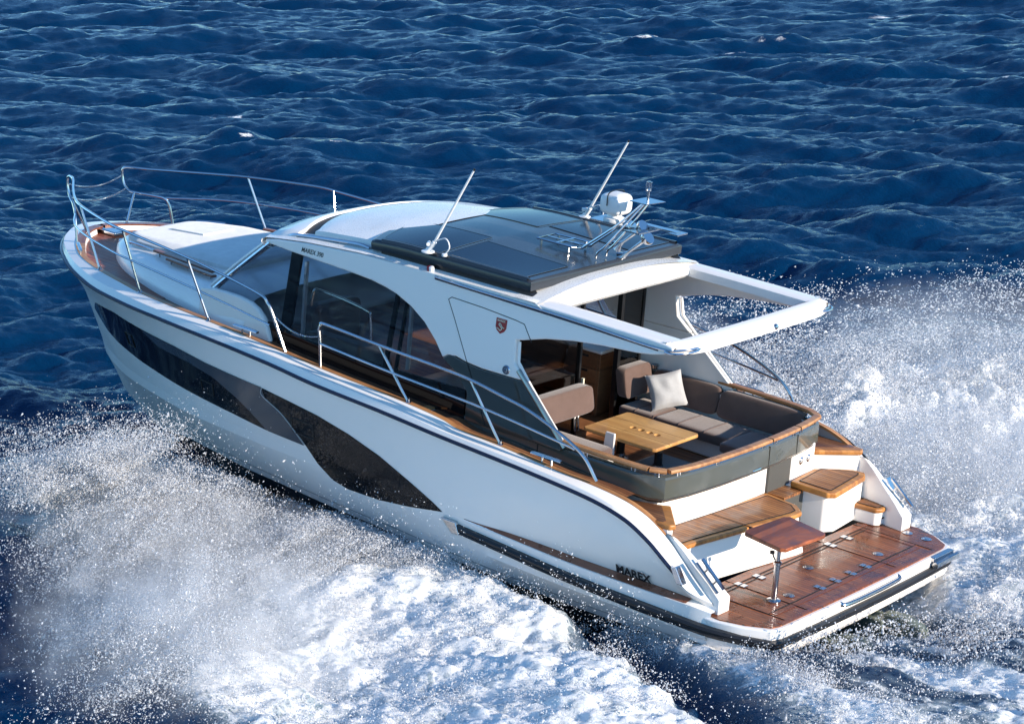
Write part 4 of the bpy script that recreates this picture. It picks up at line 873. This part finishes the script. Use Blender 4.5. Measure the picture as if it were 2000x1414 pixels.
# ------------------------------------------------------------------ loose things aboard
CT = thing('cockpit_table', 'rectangular light teak table with four cup holes in the cockpit before the brown sofa', 'table', (2.95, -.15, .42))
tp = MB().prism([(2.50, -.55), (3.40, -.55), (3.43, -.52), (3.43, .23), (3.40, .26), (2.50, .26), (2.47, .23), (2.47, -.52)], 'z', .76, .80).build('tabletop', 'table', CT, bevel=.012)
for x in (2.74, 2.84, 2.95, 3.06):                  # bore the cup holes, then discard the cutter
    ct = MB().tube([(x, -.15, .775), (x, -.15, .83)], .038, False, 18).build('cutter', 'table', CT); bo = tp.modifiers.new('bore', 'BOOLEAN'); bo.operation = 'DIFFERENCE'; bo.object = ct; bo.solver = 'EXACT'
    bpy.context.view_layer.update(); nm_ = bpy.data.meshes.new_from_object(tp.evaluated_get(bpy.context.evaluated_depsgraph_get())); tp.modifiers.clear(); tp.data = nm_; bpy.data.objects.remove(ct)
for p_ in tp.data.polygons: p_.use_smooth = False
for at_ in ('custom_normal', 'sharp_edge'):
    if at_ in tp.data.attributes: tp.data.attributes.remove(tp.data.attributes[at_])
ch = MB()
for y in (-.28, .0): ch.box(2.47, 3.43, y - .002, y + .002, .79, .8012)
ch.build('board_joint', 'capdark', tp)
for x in (2.70, 3.20):
    lg = MB().tube([(x, -.15, .42), (x, -.15, .76)], .045, False, 16).build('leg', 'black', CT)
    MB().lathe((x, -.15, .42), [(.10, 0), (.10, .015), (.06, .025), (.055, .06)]).lathe((x, -.15, .70), [(.055, 0), (.06, .04), (.09, .06)]).build('leg_collar', 'chrome', lg)
PTB = thing('platform_table', 'small square wet dark teak table on a chrome pole at the swim platform corner', 'table', (.40, 1.06, .004))
zt3 = .655
MB().prism([(x - .03, y + .05) for x, y in [(.66, .44), (.70, .50), (.745, 1.10), (.71, 1.16), (.24, 1.26), (.19, 1.22), (.15, .60), (.18, .55)]], 'z', zt3 - .042, zt3).build('tabletop', 'wettable', PTB, bevel=.012)
pg = MB().tube([(.36, 1.075, .004), (.36, 1.075, .615)], .022, False, 14).build('pole', 'chrome', PTB)
MB().tube([(.36, 1.075, .004), (.36, 1.075, .40)], .029, False, 14).lathe((.36, 1.075, .38), [(.03, 0), (.04, .005), (.04, .03), (.026, .04)]).lathe((.36, 1.075, .004), [(.07, 0), (.07, .012), (.03, .02)]).build('pole_sleeve', 'chrome', pg)
MB().tube([(.36, 1.075, .40), (.42, 1.045, .42), (.46, 1.03, .47)], .008).lathe((.46, 1.03, .45), [(0, 0), (.024, .005), (.024, .03), (0, .04)]).build('clamp_knob', 'black', pg)
PW = thing('pillow', 'light grey tweed pillow leaning on the brown cockpit sofa', 'pillow', (3.25, -1.13, .73))
rows = []; N = 16
for side in (1, -1):
    rows = []
    for i in range(N + 1):
        r_ = []
        for j in range(N + 1):
            a, b = 2 * i / N - 1, 2 * j / N - 1; ex = 1 - .07 * (1 - abs(b)**2) ; ey = 1 - .07 * (1 - abs(a)**2)
            th = .085 * max(0, (1 - a**4) * (1 - b**4))**.5 * side + .006 * math.sin(7 * a + 3 * b) * (1 - a * a) * (1 - b * b)
            r_.append((a * .205 * ex, b * .205 * ey, th + .010 * math.sin(5 * a + 2 * b) * math.sin(4 * b) * (1 - a * a)))
        rows.append(r_)
    if side == 1: pm = MB(); ra = rows
    else: rb = rows
nn = Vector((-.58, .66, .48)).normalized(); uu = Vector((0, 0, 1)).cross(nn).normalized(); vv = nn.cross(uu); an = R(14)
Rp = Matrix((uu * math.cos(an) + vv * math.sin(an), vv * math.cos(an) - uu * math.sin(an), nn)).transposed()
for rr in (ra, rb): pm.grid([[Rp @ Vector(p) + Vector((3.34, -1.12, .95)) for p in r_] for r_ in rr])
pm.build('pillow_cover', 'pillow', PW, 80)
# ------------------------------------------------------------------ SEA
def spec_field(N, L, fn, seed, ang=None, spread=2, comps=False):
    r = np.random.default_rng(seed); k1 = 2 * np.pi * np.fft.fftfreq(N, L / N); kx, ky = np.meshgrid(k1, k1, indexing='ij'); k = np.hypot(kx, ky); k[0, 0] = 1
    A = np.sqrt(fn(k)); A[0, 0] = 0
    if ang is not None:
        c = (kx * math.cos(ang) + ky * math.sin(ang)) / k; A = A * (np.abs(c)**spread * .92 + .08)
    h = A * (r.normal(size=(N, N)) + 1j * r.normal(size=(N, N)))
    f = np.fft.ifft2(h).real; s = f.std()
    if not comps: return f / s
    return f / s, np.fft.ifft2(-1j * kx / k * h).real / s, np.fft.ifft2(-1j * ky / k * h).real / s
def samp(T, L, x, y):
    N = T.shape[0]; u = (x / L * N) % N; v = (y / L * N) % N; i = np.floor(u).astype(int) % N; j = np.floor(v).astype(int) % N; a = u - np.floor(u); b = v - np.floor(v); i2 = (i + 1) % N; j2 = (j + 1) % N
    return (T[i, j] * (1 - a) + T[i2, j] * a) * (1 - b) + (T[i, j2] * (1 - a) + T[i2, j2] * a) * b
def band(lam1, lam2, p=3.): # wavelengths between lam1 (long) and lam2 (short), power slope p
    return lambda k: np.where((k > 2 * np.pi / lam1) & (k < 2 * np.pi / lam2), k**-p, 0)
def wind(lp, cut): kp = 2 * np.pi / lp; return lambda k: np.where(k < 2 * np.pi / cut, np.exp(-1.25 * (kp / k)**2) / k**4, 0)
def ss(a, b, x): t = np.clip((x - a) / (b - a), 0, 1); return t * t * (3 - 2 * t)
WA1 = math.atan2(-.80, .42)
LA, LB = 53., 19.7
A3 = spec_field(1024, LA, wind(8.0, .16), 3, WA1, 2.6, True)
B3 = spec_field(1024, LB, wind(1.7, .06), 5, WA1 + .2, 3.2, True)
LN = 13.; N1 = spec_field(1024, LN, band(1.6, .05, 3.2), 21); N2 = spec_field(1024, LN, band(.35, .03, 2.6), 22); N3 = spec_field(512, 41., band(6., .3, 3.2), 23)
def axis_pts(lo, flo, fhi, hi, d):
    core = np.arange(flo, fhi, d); out = [core]
    a = []; x = fhi; s = d
    while x < hi: x += s; a.append(x); s = min(s * 1.012, .0035 * abs(x - fhi) + .045) if abs(x - fhi) < 90 else s * 1.25
    b = []; x = flo; s = d
    while x > lo: x -= s; b.append(x); s = min(s * 1.012, .0035 * abs(x - flo) + .045) if abs(x - flo) < 90 else s * 1.25
    return np.array(b[::-1] + list(core) + a)
gx = axis_pts(-2500, -4.6, 9.6, 2500, .034); gy = axis_pts(-4000, -7.5, 8.6, 2500, .034)
X, Yg = np.meshgrid(gx, gy, indexing='ij')
def wave(x, y):
    xr = x * math.cos(.7) - y * math.sin(.7); yr = x * math.sin(.7) + y * math.cos(.7)
    far = 1 / (1 + (np.hypot(x, y) / 260)**2)
    mod = .75 + .5 * ss(-1, 1, samp(N3, 41., x * .35 + 3, y * .35))
    h = (.155 * samp(A3[0], LA, x, y) * mod + .026 * samp(B3[0], LB, x + .3 * y, y - .3 * x)) * far
    dx = (.155 * samp(A3[1], LA, x, y) * mod + .018 * samp(B3[1], LB, x + .3 * y, y - .3 * x)) * far; dy = (.155 * samp(A3[2], LA, x, y) * mod + .018 * samp(B3[2], LB, x + .3 * y, y - .3 * x)) * far
    return h, dx, dy
HX = [-40, -10, -3, -1, 0, 1, 2, 3, 4, 5, 6, 7, 8, 8.8, 9.6, 12]
POUT = [30, 17, 12.2, 10.6, 10, 9.1, 8.1, 7.1, 6.1, 5.3, 4.7, 4.1, 3.3, 2.0, .3, .1]
PIN = [14, 6.2, 4.3, 3.6, 3.15, 2.6, 2.1, 1.7, 1.25, .8, .6, .4, .2, 0, 0, 0]
SOUT = [36, 20, 14.5, 12.6, 11.8, 11.0, 10.2, 9.2, 8.0, 6.2, 4.6, 3.8, 2.8, 1.6, .3, .1]
def wake(x, y):
    """height, foam 0..1, churn 0..1"""
    n = samp(N3, 41., x, y); n2_ = samp(N1, LN, x * .6, y * .6)
    xw = x + .25 * n2_
    po = np.interp(xw, HX, POUT) + .35 * n + .12 * n2_; pi = np.interp(x, HX, PIN) + .10 * n2_; sout = np.interp(xw, HX, SOUT) + .5 * n + .15 * n2_
    port = ss(0, 1.3, po - y) * ss(-.12, .45, y - pi) * (1 - .62 * ss(4.2, 7.0, x + .5 * n))
    stb = ss(0, 1.1, sout + y) * ss(.6, 1.1, -y) * ss(5.3, 4.2, x + .0 * y + .35 * n) + ss(0, 1.1, sout + y) * ss(1.0, 1.6, -y) * ss(9, 7.5, x) * ss(4.0, 5.4, x) * .55 * ss(2.2 + .0 * x, 1.0, -y - np.interp(x, [4, 9], [2.2, .8]))
    # spray rope along the after hull and its continuation astern
    rc = np.interp(x, [-30, -4, -1.5, -.6, .3, 1.2, 2.2], [9, 3.3, 2.55, 2.25, 1.98, 1.82, 1.70]); rw = np.interp(x, [-10, -2, 0, 1.2, 2.3], [2.4, .9, .42, .20, .06])
    rope = np.exp(-((y - rc) / rw)**2) * ss(2.4, 1.5, x)
    rope2 = np.exp(-((y + rc) / (rw * 1.3))**2) * ss(2.4, 1.5, x)
    core = ss(0.35, -.3, x) * ss(2.6 + .12 * np.abs(x), 1.6, np.abs(y - .15))
    st = samp(N1, LN, x * .22, y * 1.4); stk = np.clip(.74 + .4 * st, 0, 1)
    dark = np.exp(-((y + .75 + .10 * x) / .42)**2) * ss(.6, -.1, x) * ss(-4.5, -1.5, x)
    core = core * stk * (1 - .85 * dark) * (.65 + .35 * ss(-.1, -.7, x))
    F = np.clip(np.maximum.reduce([port, stb, rope, rope2 * .9, core]), 0, 1)
    gap = np.exp(-((y - (pi - .28)) / .33)**2) * ss(4.6, 3.4, x) * ss(-5, -1, x)
    H = .30 * port * np.exp(-((y - pi - 1.2) / 1.5)**2) * ss(9.5, 6.5, x) + .20 * port * np.exp(-((po - y - 1.2) / 1.1)**2) + .16 * rope + .12 * rope2 + .55 * stb * np.exp(-((sout + y - 2.2) / 1.8)**2) + .10 * stb - .14 * gap + .10 * core + .16 * np.exp(-(y / .55)**2) * ss(-.6, -2.2, x) * ss(-9, -3, x) - .10 * dark
    H -= .16 * ss(2.6, 1.6, np.abs(y)) * ss(2.2, 1.0, x) * ss(-2.0, -.6, x)
    H -= .16 * ss(2.0, 1.2, np.abs(y)) * ss(9.5, 8.5, x) * ss(-.4, .4, x)
    calm = np.clip(1 - .75 * np.maximum(F, gap), .2, 1)
    return H, F, np.clip(np.maximum(F - .2 * rope, 0), 0, 1), gap, calm
h, dx_, dy_ = wave(X, Yg)
H, F, CH, GAP, calm = wake(X, Yg)
b1 = samp(N1, LN, X, Yg); b2 = samp(N2, LN, X * 1.1, Yg * 1.1)
fine = (np.hypot(X - 3, Yg) < 30)
stbm = ss(5.2, 3.5, X) * ss(-2, -4, Yg)
b3 = samp(N1, LN, X * 2.3 + 4, Yg * 2.3)
Z = h * calm + H + CH * ((.022 + .06 * stbm) * b1 + .014 * np.abs(b3) + .006 * b2 + .030 * samp(N3, 41., X * 1.6, Yg * 2.4)) * fine
XX = X + dx_ * calm * .30 + 0; YY = Yg + dy_ * calm * .30
steep = (h > .26) & (samp(N1, LN, X * .4, Yg * .4) > .2)
# small natural whitecaps on the highest crests
cap_ = .8 * ss(.36, .44, h) * ss(.0, .8, samp(N1, LN, X * .5, Yg * .5)) * ss(.1, .5, samp(N3, 41., X * .5 + 9, Yg * .5)) * ss(-14, -18, Yg)
for (wx, wy, wr) in ((31.2, -21.7, .5), (29.9, -19.7, .32), (30.4, -44.2, .4), (30.2, -42.0, .35), (32.6, -56.4, .9), (39.3, -51.6, .6), (26.4, -17.3, .3)):
    dp = (X - wx) * .78 + (Yg - wy) * .62; dq = (X - wx) * .62 - (Yg - wy) * .78
    cap_ = np.maximum(cap_, np.exp(-(dp / (2.0 * wr))**2 - (dq / (.8 * wr))**2) * (.45 + .55 * ss(-.6, .6, samp(N1, LN, X * .8, Yg * .8))) * .95)
nx, ny = X.shape
me = bpy.data.meshes.new('sea'); co = np.stack([XX, YY, Z], -1).astype(np.float32).reshape(-1, 3)
idx = np.arange(nx * ny).reshape(nx, ny); q = np.stack([idx[:-1, :-1], idx[1:, :-1], idx[1:, 1:], idx[:-1, 1:]], -1).reshape(-1, 4)
me.vertices.add(len(co)); me.vertices.foreach_set('co', co.ravel()); me.loops.add(q.size); me.loops.foreach_set('vertex_index', q.ravel().astype(np.int32))
me.polygons.add(len(q)); me.polygons.foreach_set('loop_start', np.arange(0, q.size, 4, dtype=np.int32)); me.polygons.foreach_set('loop_total', np.full(len(q), 4, np.int32)); me.update()
me.polygons.foreach_set('use_smooth', np.ones(len(q), bool))
for nm, arr in (('foam', F), ('crest', cap_), ('trough', GAP)):
    at = me.attributes.new(nm, 'FLOAT', 'POINT'); at.data.foreach_set('value', arr.astype(np.float32).ravel())
SEA = bpy.data.objects.new('sea', me); COL.objects.link(SEA); SEA['kind'] = 'structure'; SEA['label'] = 'deep blue choppy sea with white wake foam'
def sea_material():
    t = NT('sea water'); o = t.obj()
    def attr(nm): a = t.n('Attribute'); a.attribute_name = nm; return a.outputs['Fac']
    f = attr('foam'); cr = attr('crest')
    def al(sc_):
        r0 = t.n('VectorRotate', rotation_type='Z_AXIS'); r0.inputs['Angle'].default_value = -WA1; t.l(o, r0.inputs['Vector']); mp = t.n('Mapping'); mp.inputs['Scale'].default_value = sc_; t.l(r0.outputs[0], mp.inputs[0]); return mp.outputs[0]
    rip = t.noise(2.6, 7, .66, al((1.9, .75, 1)), .5); rip2 = t.noise(13, 5, .65, al((2.0, .8, 1)), .3)
    hgt = t.math('ADD', t.math('MULTIPLY', rip, .75), t.math('MULTIPLY', rip2, .36))
    water = t.bsdf((.0003, .021, .066), .13, bump=hgt, bstr=.85, bdist=.062); water.inputs['IOR'].default_value = 1.333; water.inputs['Specular IOR Level'].default_value = .42; water.inputs['Specular Tint'].default_value = (.42, .74, 1.0, 1)
    # lacy foam
    cell = t.n('TexVoronoi', feature='DISTANCE_TO_EDGE'); cell.inputs['Scale'].default_value = 3.4
    wv = t.n('VectorMath', operation='ADD'); nz = t.n('TexNoise'); nz.inputs['Scale'].default_value = 3.; nz.inputs['Detail'].default_value = 5; t.l(o, nz.inputs['Vector'])
    sc = t.n('VectorMath', operation='SCALE'); sc.inputs['Scale'].default_value = .5; t.l(nz.outputs['Color'], sc.inputs[0]); t.l(o, wv.inputs[0]); t.l(sc.outputs[0], wv.inputs[1]); t.l(wv.outputs[0], cell.inputs['Vector'])
    lace = t.math('SUBTRACT', 1., t.math('MULTIPLY', cell.outputs['Distance'], 5.5), True)
    fl_ = t.obj((.62, 1.25, 1)); c2 = t.n('TexVoronoi', feature='DISTANCE_TO_EDGE'); c2.inputs['Scale'].default_value = 10.5; t.l(wv.outputs[0], c2.inputs['Vector']); lace = t.math('ADD', t.math('MULTIPLY', lace, .65), t.math('MULTIPLY', t.math('SUBTRACT', 1., t.math('MULTIPLY', c2.outputs['Distance'], 5.5), True), .45)); n1 = t.noise(7, 10, .80, fl_, .7); n2 = t.noise(1.1, 5, .6, fl_, .6)
    n0 = t.noise(.55, 4, .6, t.obj((1, 1.6, 1)), .8)
    tex = t.math('ADD', t.math('MULTIPLY', lace, .42), t.math('ADD', t.math('MULTIPLY', n1, .85), t.math('MULTIPLY', t.math('ADD', t.math('MULTIPLY', n2, .5), n0), .62)))
    thr = t.math('SUBTRACT', 1.78, t.math('MULTIPLY', f, 1.08))
    w = t.math('MULTIPLY', t.math('SUBTRACT', tex, thr), 2.6, True)
    n3 = t.noise(9, 8, .75, o, .5)
    w2 = t.math('MULTIPLY', t.math('SUBTRACT', t.math('ADD', cr, t.noise(22, 6, .8, o, .6)), 1.12), 5., True)
    white = t.math('MAXIMUM', w, w2)
    aer = t.math('MULTIPLY', t.math('POWER', f, 1.6), .9, True)
    col_a = t.mix(t.math('MULTIPLY', n2, 1.3, True), (.18, .30, .36), (.52, .62, .66))
    fo = t.bsdf(t.mix(n1, (.99, .955, .905), (.90, .885, .86)), .8, bump=t.math('ADD', n1, t.math('MULTIPLY', n3, .8)), bstr=.9, bdist=.03, spec=.3)
    fo.inputs['Subsurface Weight'].default_value = .8; fo.inputs['Subsurface Radius'].default_value = (1, 1, 1); fo.inputs['Subsurface Scale'].default_value = .05
    ar = t.bsdf(col_a, .22, bump=t.math('ADD', hgt, n1), bstr=.8, bdist=.06)
    m1 = t.n('MixShader'); t.l(aer, m1.inputs[0]); t.l(water.outputs[0], m1.inputs[1]); t.l(ar.outputs[0], m1.inputs[2])
    m2 = t.n('MixShader'); t.l(white, m2.inputs[0]); t.l(m1.outputs[0], m2.inputs[1]); t.l(fo.outputs[0], m2.inputs[2])
    return t.done(m2)
me.materials.append(sea_material())

# ------------------------------------------------------------------ SPRAY droplets
def cluster(P, sc, thr, amp=1.):
    v = samp(N1, LN, P[:, 0] * sc + P[:, 2] * .9, P[:, 1] * sc + P[:, 2] * 1.3); v2 = samp(N1, LN, P[:, 0] * sc * 3.5 + P[:, 2] * 2, P[:, 1] * sc * 2.0 - P[:, 2] * 2)
    return RNG.random(len(P)) < np.clip(.42 + amp * (v - thr) + .35 * v2, .015, 1)**1.5
def base(P): 
    hh = wave(P[:, 0], P[:, 1])[0]; w_ = wake(P[:, 0], P[:, 1]); return hh * w_[4] + w_[0]
pts = []; siz = []
def emit(n, fn, s0, s1, sc=.5, thr=0., amp=.8, rel=True):
    P = fn(n); P = P[cluster(P, sc, thr, amp)]
    if rel: P[:, 2] += base(P)
    pts.append(P); siz.append(s0 * .72 * np.exp((s1 + .06) * RNG.normal(size=len(P))))
U = lambda n, a, b: RNG.random(n) * (b - a) + a
hullw = lambda x: np.interp(x, [0, 3, 6, 8, 9.5, 10.2], [1.75, 1.75, 1.35, .9, .3, .1])
def port_sheet(n):           # thrown out from the forward hull
    x = 9.3 - 5.6 * RNG.beta(1.3, 1.5, n); r = RNG.gamma(2.6, .62, n); out = np.interp(x, [3, 5, 7, 9.4], [4.2, 3.9, 3.9, 2.0]); r = np.minimum(r, out * (.85 + .3 * RNG.random(n)))
    env = np.interp(r / out, [0, .12, .45, .8, 1.1], [.04, .22, .60, .78, .48]) * np.interp(x, [3, 6, 9], [.7, 1.0, .9])
    return np.stack([x - .22 * r, hullw(x) + r, env * RNG.beta(.9, 1.6, n)], 1)
def port_plume(n):           # far plume at the left
    c = np.array([[6.9, 4.0, .55], [7.2, 3.6, .65], [5.5, 4.6, .4], [4.3, 5.3, .35], [8.0, 2.6, .5], [3.4, 6.3, .3]])[RNG.choice(6, n, p=[.3, .25, .15, .12, .1, .08])]
    return c + RNG.normal(size=(n, 3)) * np.array([.48, .50, .25])
def hull_jet(n):             # fine jet close under the chine
    x = U(n, 5.0, 9.0); r = RNG.exponential(.35, n); return np.stack([x - .3 * r, hullw(x) + r, U(n, 0, .28) * np.exp(-r)], 1)
def drops_on_hull(n):        # drops flying in front of the hull side
    x = np.concatenate([RNG.normal(4.9, .75, n // 2), RNG.normal(2.1, .8, n - n // 2)]); z = np.abs(RNG.normal(0, .28, n)); return np.stack([x, 2.06 + np.abs(RNG.normal(0, .14, n)), z + .15], 1)
def port_mass(n):
    x = U(n, -4, 6); a = np.interp(x, HX, PIN); b = np.interp(x, HX, POUT); y = a + (b - a) * RNG.beta(1.1, 1.3, n); return np.stack([x, y, .25 * RNG.random(n)**2 * (1 + 2 * (RNG.random(n) < .2))], 1)
def rope_d(n):
    x = U(n, -4.5, 2.3); rc = np.interp(x, [-4, -1.5, -.6, .3, 1.2, 2.2], [3.3, 2.55, 2.25, 1.98, 1.84, 1.74]); rw = np.interp(x, [-4, 0, 1.2, 2.3], [.8, .26, .13, .08]); return np.stack([x, rc + rw * RNG.normal(size=n), .07 * np.abs(RNG.normal(size=n))], 1)
def stern_d(n):
    x = -RNG.gamma(1.6, 1.1, n) + .1; y = RNG.normal(0, 1.1, n); return np.stack([x, y, .22 * np.abs(RNG.normal(size=n)) * np.interp(x, [-5, -1, 0], [1, 1, .5])], 1)
def stbd_far(n):             # high veil to starboard
    x = U(n, -3.5, 10.0); s = np.interp(x, HX, SOUT); y = -(s * (.55 + .55 * RNG.beta(2, 1.6, n))) - .2; return np.stack([x + .6, y, np.interp(x, [-3, 1, 5, 6.5, 10], [1.4, 1.7, 1.6, 1.0, .8]) * RNG.beta(.9, 1.9, n)], 1)
def stbd_near(n):
    x = U(n, 1.0, 8.8); r = RNG.gamma(2.0, .9, n); return np.stack([x - .2 * r, -hullw(x) - r, np.interp(r, [0, 1, 3, 6], [.3, .9, 1.0, .5]) * RNG.beta(.9, 1.7, n)], 1)
def stbd_mass(n):
    x = U(n, -4.5, 5.0); s = np.interp(x, HX, SOUT); y = -(1.8 + (s - 1.8) * RNG.beta(1.1, 1.1, n)); return np.stack([x, y, .60 * RNG.random(n)**1.8 * (1 + 1.2 * (samp(N1, LN, x * .7, y * .7) > .6))], 1)
D = 1.7
emit(int(260000 * D), port_sheet, .0034, .45, .45, .1, .9); emit(int(230000 * D), port_plume, .0038, .45, .6, .0, .7); emit(int(60000 * D), hull_jet, .0030, .35, .4, -.2, .5)
emit(2600, drops_on_hull, .0050, .35, .5, -.4, .5, rel=False); emit(int(130000 * D), port_mass, .0040, .45, .8, .2, 1.0)
emit(int(30000 * D), rope_d, .0048, .4, .8, -.2, .6); emit(int(36000 * D), stern_d, .0052, .45, .8, .2, 1.0)
emit(int(150000 * D), stbd_far, .0060, .4, .35, .15, .9); emit(int(170000 * D), stbd_near, .0044, .45, .45, .0, .8); emit(int(240000 * D), stbd_mass, .0062, .45, .7, .2, 1.0)
P = np.concatenate(pts); S = np.clip(np.concatenate(siz), .0016, .0115)
# keep clear of the boat
loc = P.copy(); c_, s_ = math.cos(PITCH), math.sin(PITCH); lx = loc[:, 0] * c_ + (loc[:, 2] - LIFT) * s_; lz = -loc[:, 0] * s_ + (loc[:, 2] - LIFT) * c_
half = np.interp(lx, [-.2, 0, .5, 8, 9, 10, 11, 11.7], [1.62, 1.8, 2.04, 2.0, 1.85, 1.6, 1.1, .1]); inside = (lx > -.25) & (lx < 11.8) & (np.abs(loc[:, 1]) < np.minimum(half, np.interp(lz, [-1.1, -.6, -.3, .2], [.2, 1.5, 1.95, 2.1]))) & (lz > -1.05)
P = P[~inside]; S = S[~inside]
tet = np.array([[1, 1, 1], [1, -1, -1], [-1, 1, -1], [-1, -1, 1]]) * .9; n = len(P)
q4 = RNG.normal(size=(n, 4)); q4 /= np.linalg.norm(q4, axis=1, keepdims=True); a, b, c, d = q4.T
RM = np.stack([np.stack([1 - 2 * (c * c + d * d), 2 * (b * c - a * d), 2 * (b * d + a * c)], -1), np.stack([2 * (b * c + a * d), 1 - 2 * (b * b + d * d), 2 * (c * d - a * b)], -1), np.stack([2 * (b * d - a * c), 2 * (c * d + a * b), 1 - 2 * (b * b + c * c)], -1)], 1)
V = np.einsum('nij,kj->nki', RM, tet) * S[:, None, None]
dv = np.stack([-.35 + .25 * RNG.normal(size=n), np.sign(P[:, 1]) * (.8 + .2 * RNG.normal(size=n)), .5 * RNG.normal(size=n)], -1); dv /= np.linalg.norm(dv, axis=1, keepdims=True)
st_ = 1 + 2.2 * RNG.random(n)**2; V = V + (st_ - 1)[:, None, None] * np.einsum('nkj,nj->nk', V, dv)[..., None] * dv[:, None, :] + P[:, None, :]
fc = (np.arange(n)[:, None, None] * 4 + np.array([[0, 1, 2], [0, 3, 1], [0, 2, 3], [1, 3, 2]])[None]).reshape(-1)
me = bpy.data.meshes.new('sea_spray'); me.vertices.add(n * 4); me.vertices.foreach_set('co', V.astype(np.float32).ravel()); me.loops.add(len(fc)); me.loops.foreach_set('vertex_index', fc.astype(np.int32))
me.polygons.add(n * 4); me.polygons.foreach_set('loop_start', np.arange(0, n * 12, 3, dtype=np.int32)); me.polygons.foreach_set('loop_total', np.full(n * 4, 3, np.int32)); me.update()
me.polygons.foreach_set('use_smooth', np.ones(n * 4, bool))
t = NT('spray'); tb = t.n('BsdfTranslucent'); tb.inputs[0].default_value = (.9, .92, .95, 1); pb = t.bsdf((.92, .93, .95), .25, spec=.8); mx = t.n('MixShader'); mx.inputs[0].default_value = .5; t.l(pb.outputs[0], mx.inputs[1]); t.l(tb.outputs[0], mx.inputs[2])
me.materials.append(t.done(mx)); SPR = bpy.data.objects.new('sea_spray', me); COL.objects.link(SPR); SPR['kind'] = 'stuff'; SPR['label'] = 'white spray droplets thrown up along both sides of the yacht and behind its stern'; SPR['category'] = 'spray'

# ------------------------------------------------------------------ MIST hanging over the broken water
def mist_mat(i, dens):
    t = NT('spray mist'); o = t.obj()
    vl = t.n('VectorMath', operation='LENGTH'); t.l(o, vl.inputs[0]); fall = t.math('SUBTRACT', 1., t.math('MULTIPLY', vl.outputs['Value'], vl.outputs['Value']), True)
    mp = t.n('Mapping'); mp.inputs['Scale'].default_value = (1.0, 1.3, .8); mp.inputs['Location'].default_value = (i * 3.1, i * 1.7, 0); g = t.n('NewGeometry'); t.l(g.outputs['Position'], mp.inputs[0])
    nz = t.noise(2.4, 8, .76, mp.outputs[0], .9)
    d = t.math('MULTIPLY', t.math('SUBTRACT', nz, .455, True), t.math('MULTIPLY', fall, dens * 9))
    v = t.n('VolumePrincipled'); v.inputs['Color'].default_value = (1, 1, 1, 1); v.inputs['Anisotropy'].default_value = .1; t.l(d, v.inputs['Density'])
    t.l(v.outputs[0], t.out.inputs[1]); return t.m
for i, (c, r, dn, lb) in enumerate((((7.4, 3.4, .40), (1.6, 1.4, .7), 1.0, 'far left of the bow'), ((5.7, 3.9, .35), (1.9, 1.9, .70), 1.3, 'port foam beside the hull windows'), ((4.0, 5.2, .4), (2.0, 2.0, .6), 1.2, 'outer port foam'),
        ((7.3, 2.35, .15), (1.6, .8, .38), .9, 'dark forefoot'), ((6.6, -4.4, .6), (2.6, 2.2, 1.1), .75, 'starboard side deck'), ((3.4, -7.6, .6), (2.4, 2.8, 1.2), .5, 'far starboard foam'), ((.6, -4.6, .4), (2.8, 2.4, .8), .8, 'starboard quarter'))):
    mb = MB(); ro = []
    for a in np.linspace(-math.pi / 2, math.pi / 2, 17): ro.append([(math.cos(a) * math.cos(b), math.cos(a) * math.sin(b), math.sin(a)) for b in np.linspace(0, 2 * math.pi, 29)[:-1]])
    mb.grid(ro, True); ob = mb.build('spray_mist', mist_mat(i, dn), None); ob.location = c; ob.scale = r
    ob['kind'] = 'stuff'; ob['label'] = 'thin white mist hanging over the ' + lb; ob['category'] = 'mist'
SC.cycles.volume_step_rate = 1.0; SC.cycles.volume_bounces = 4
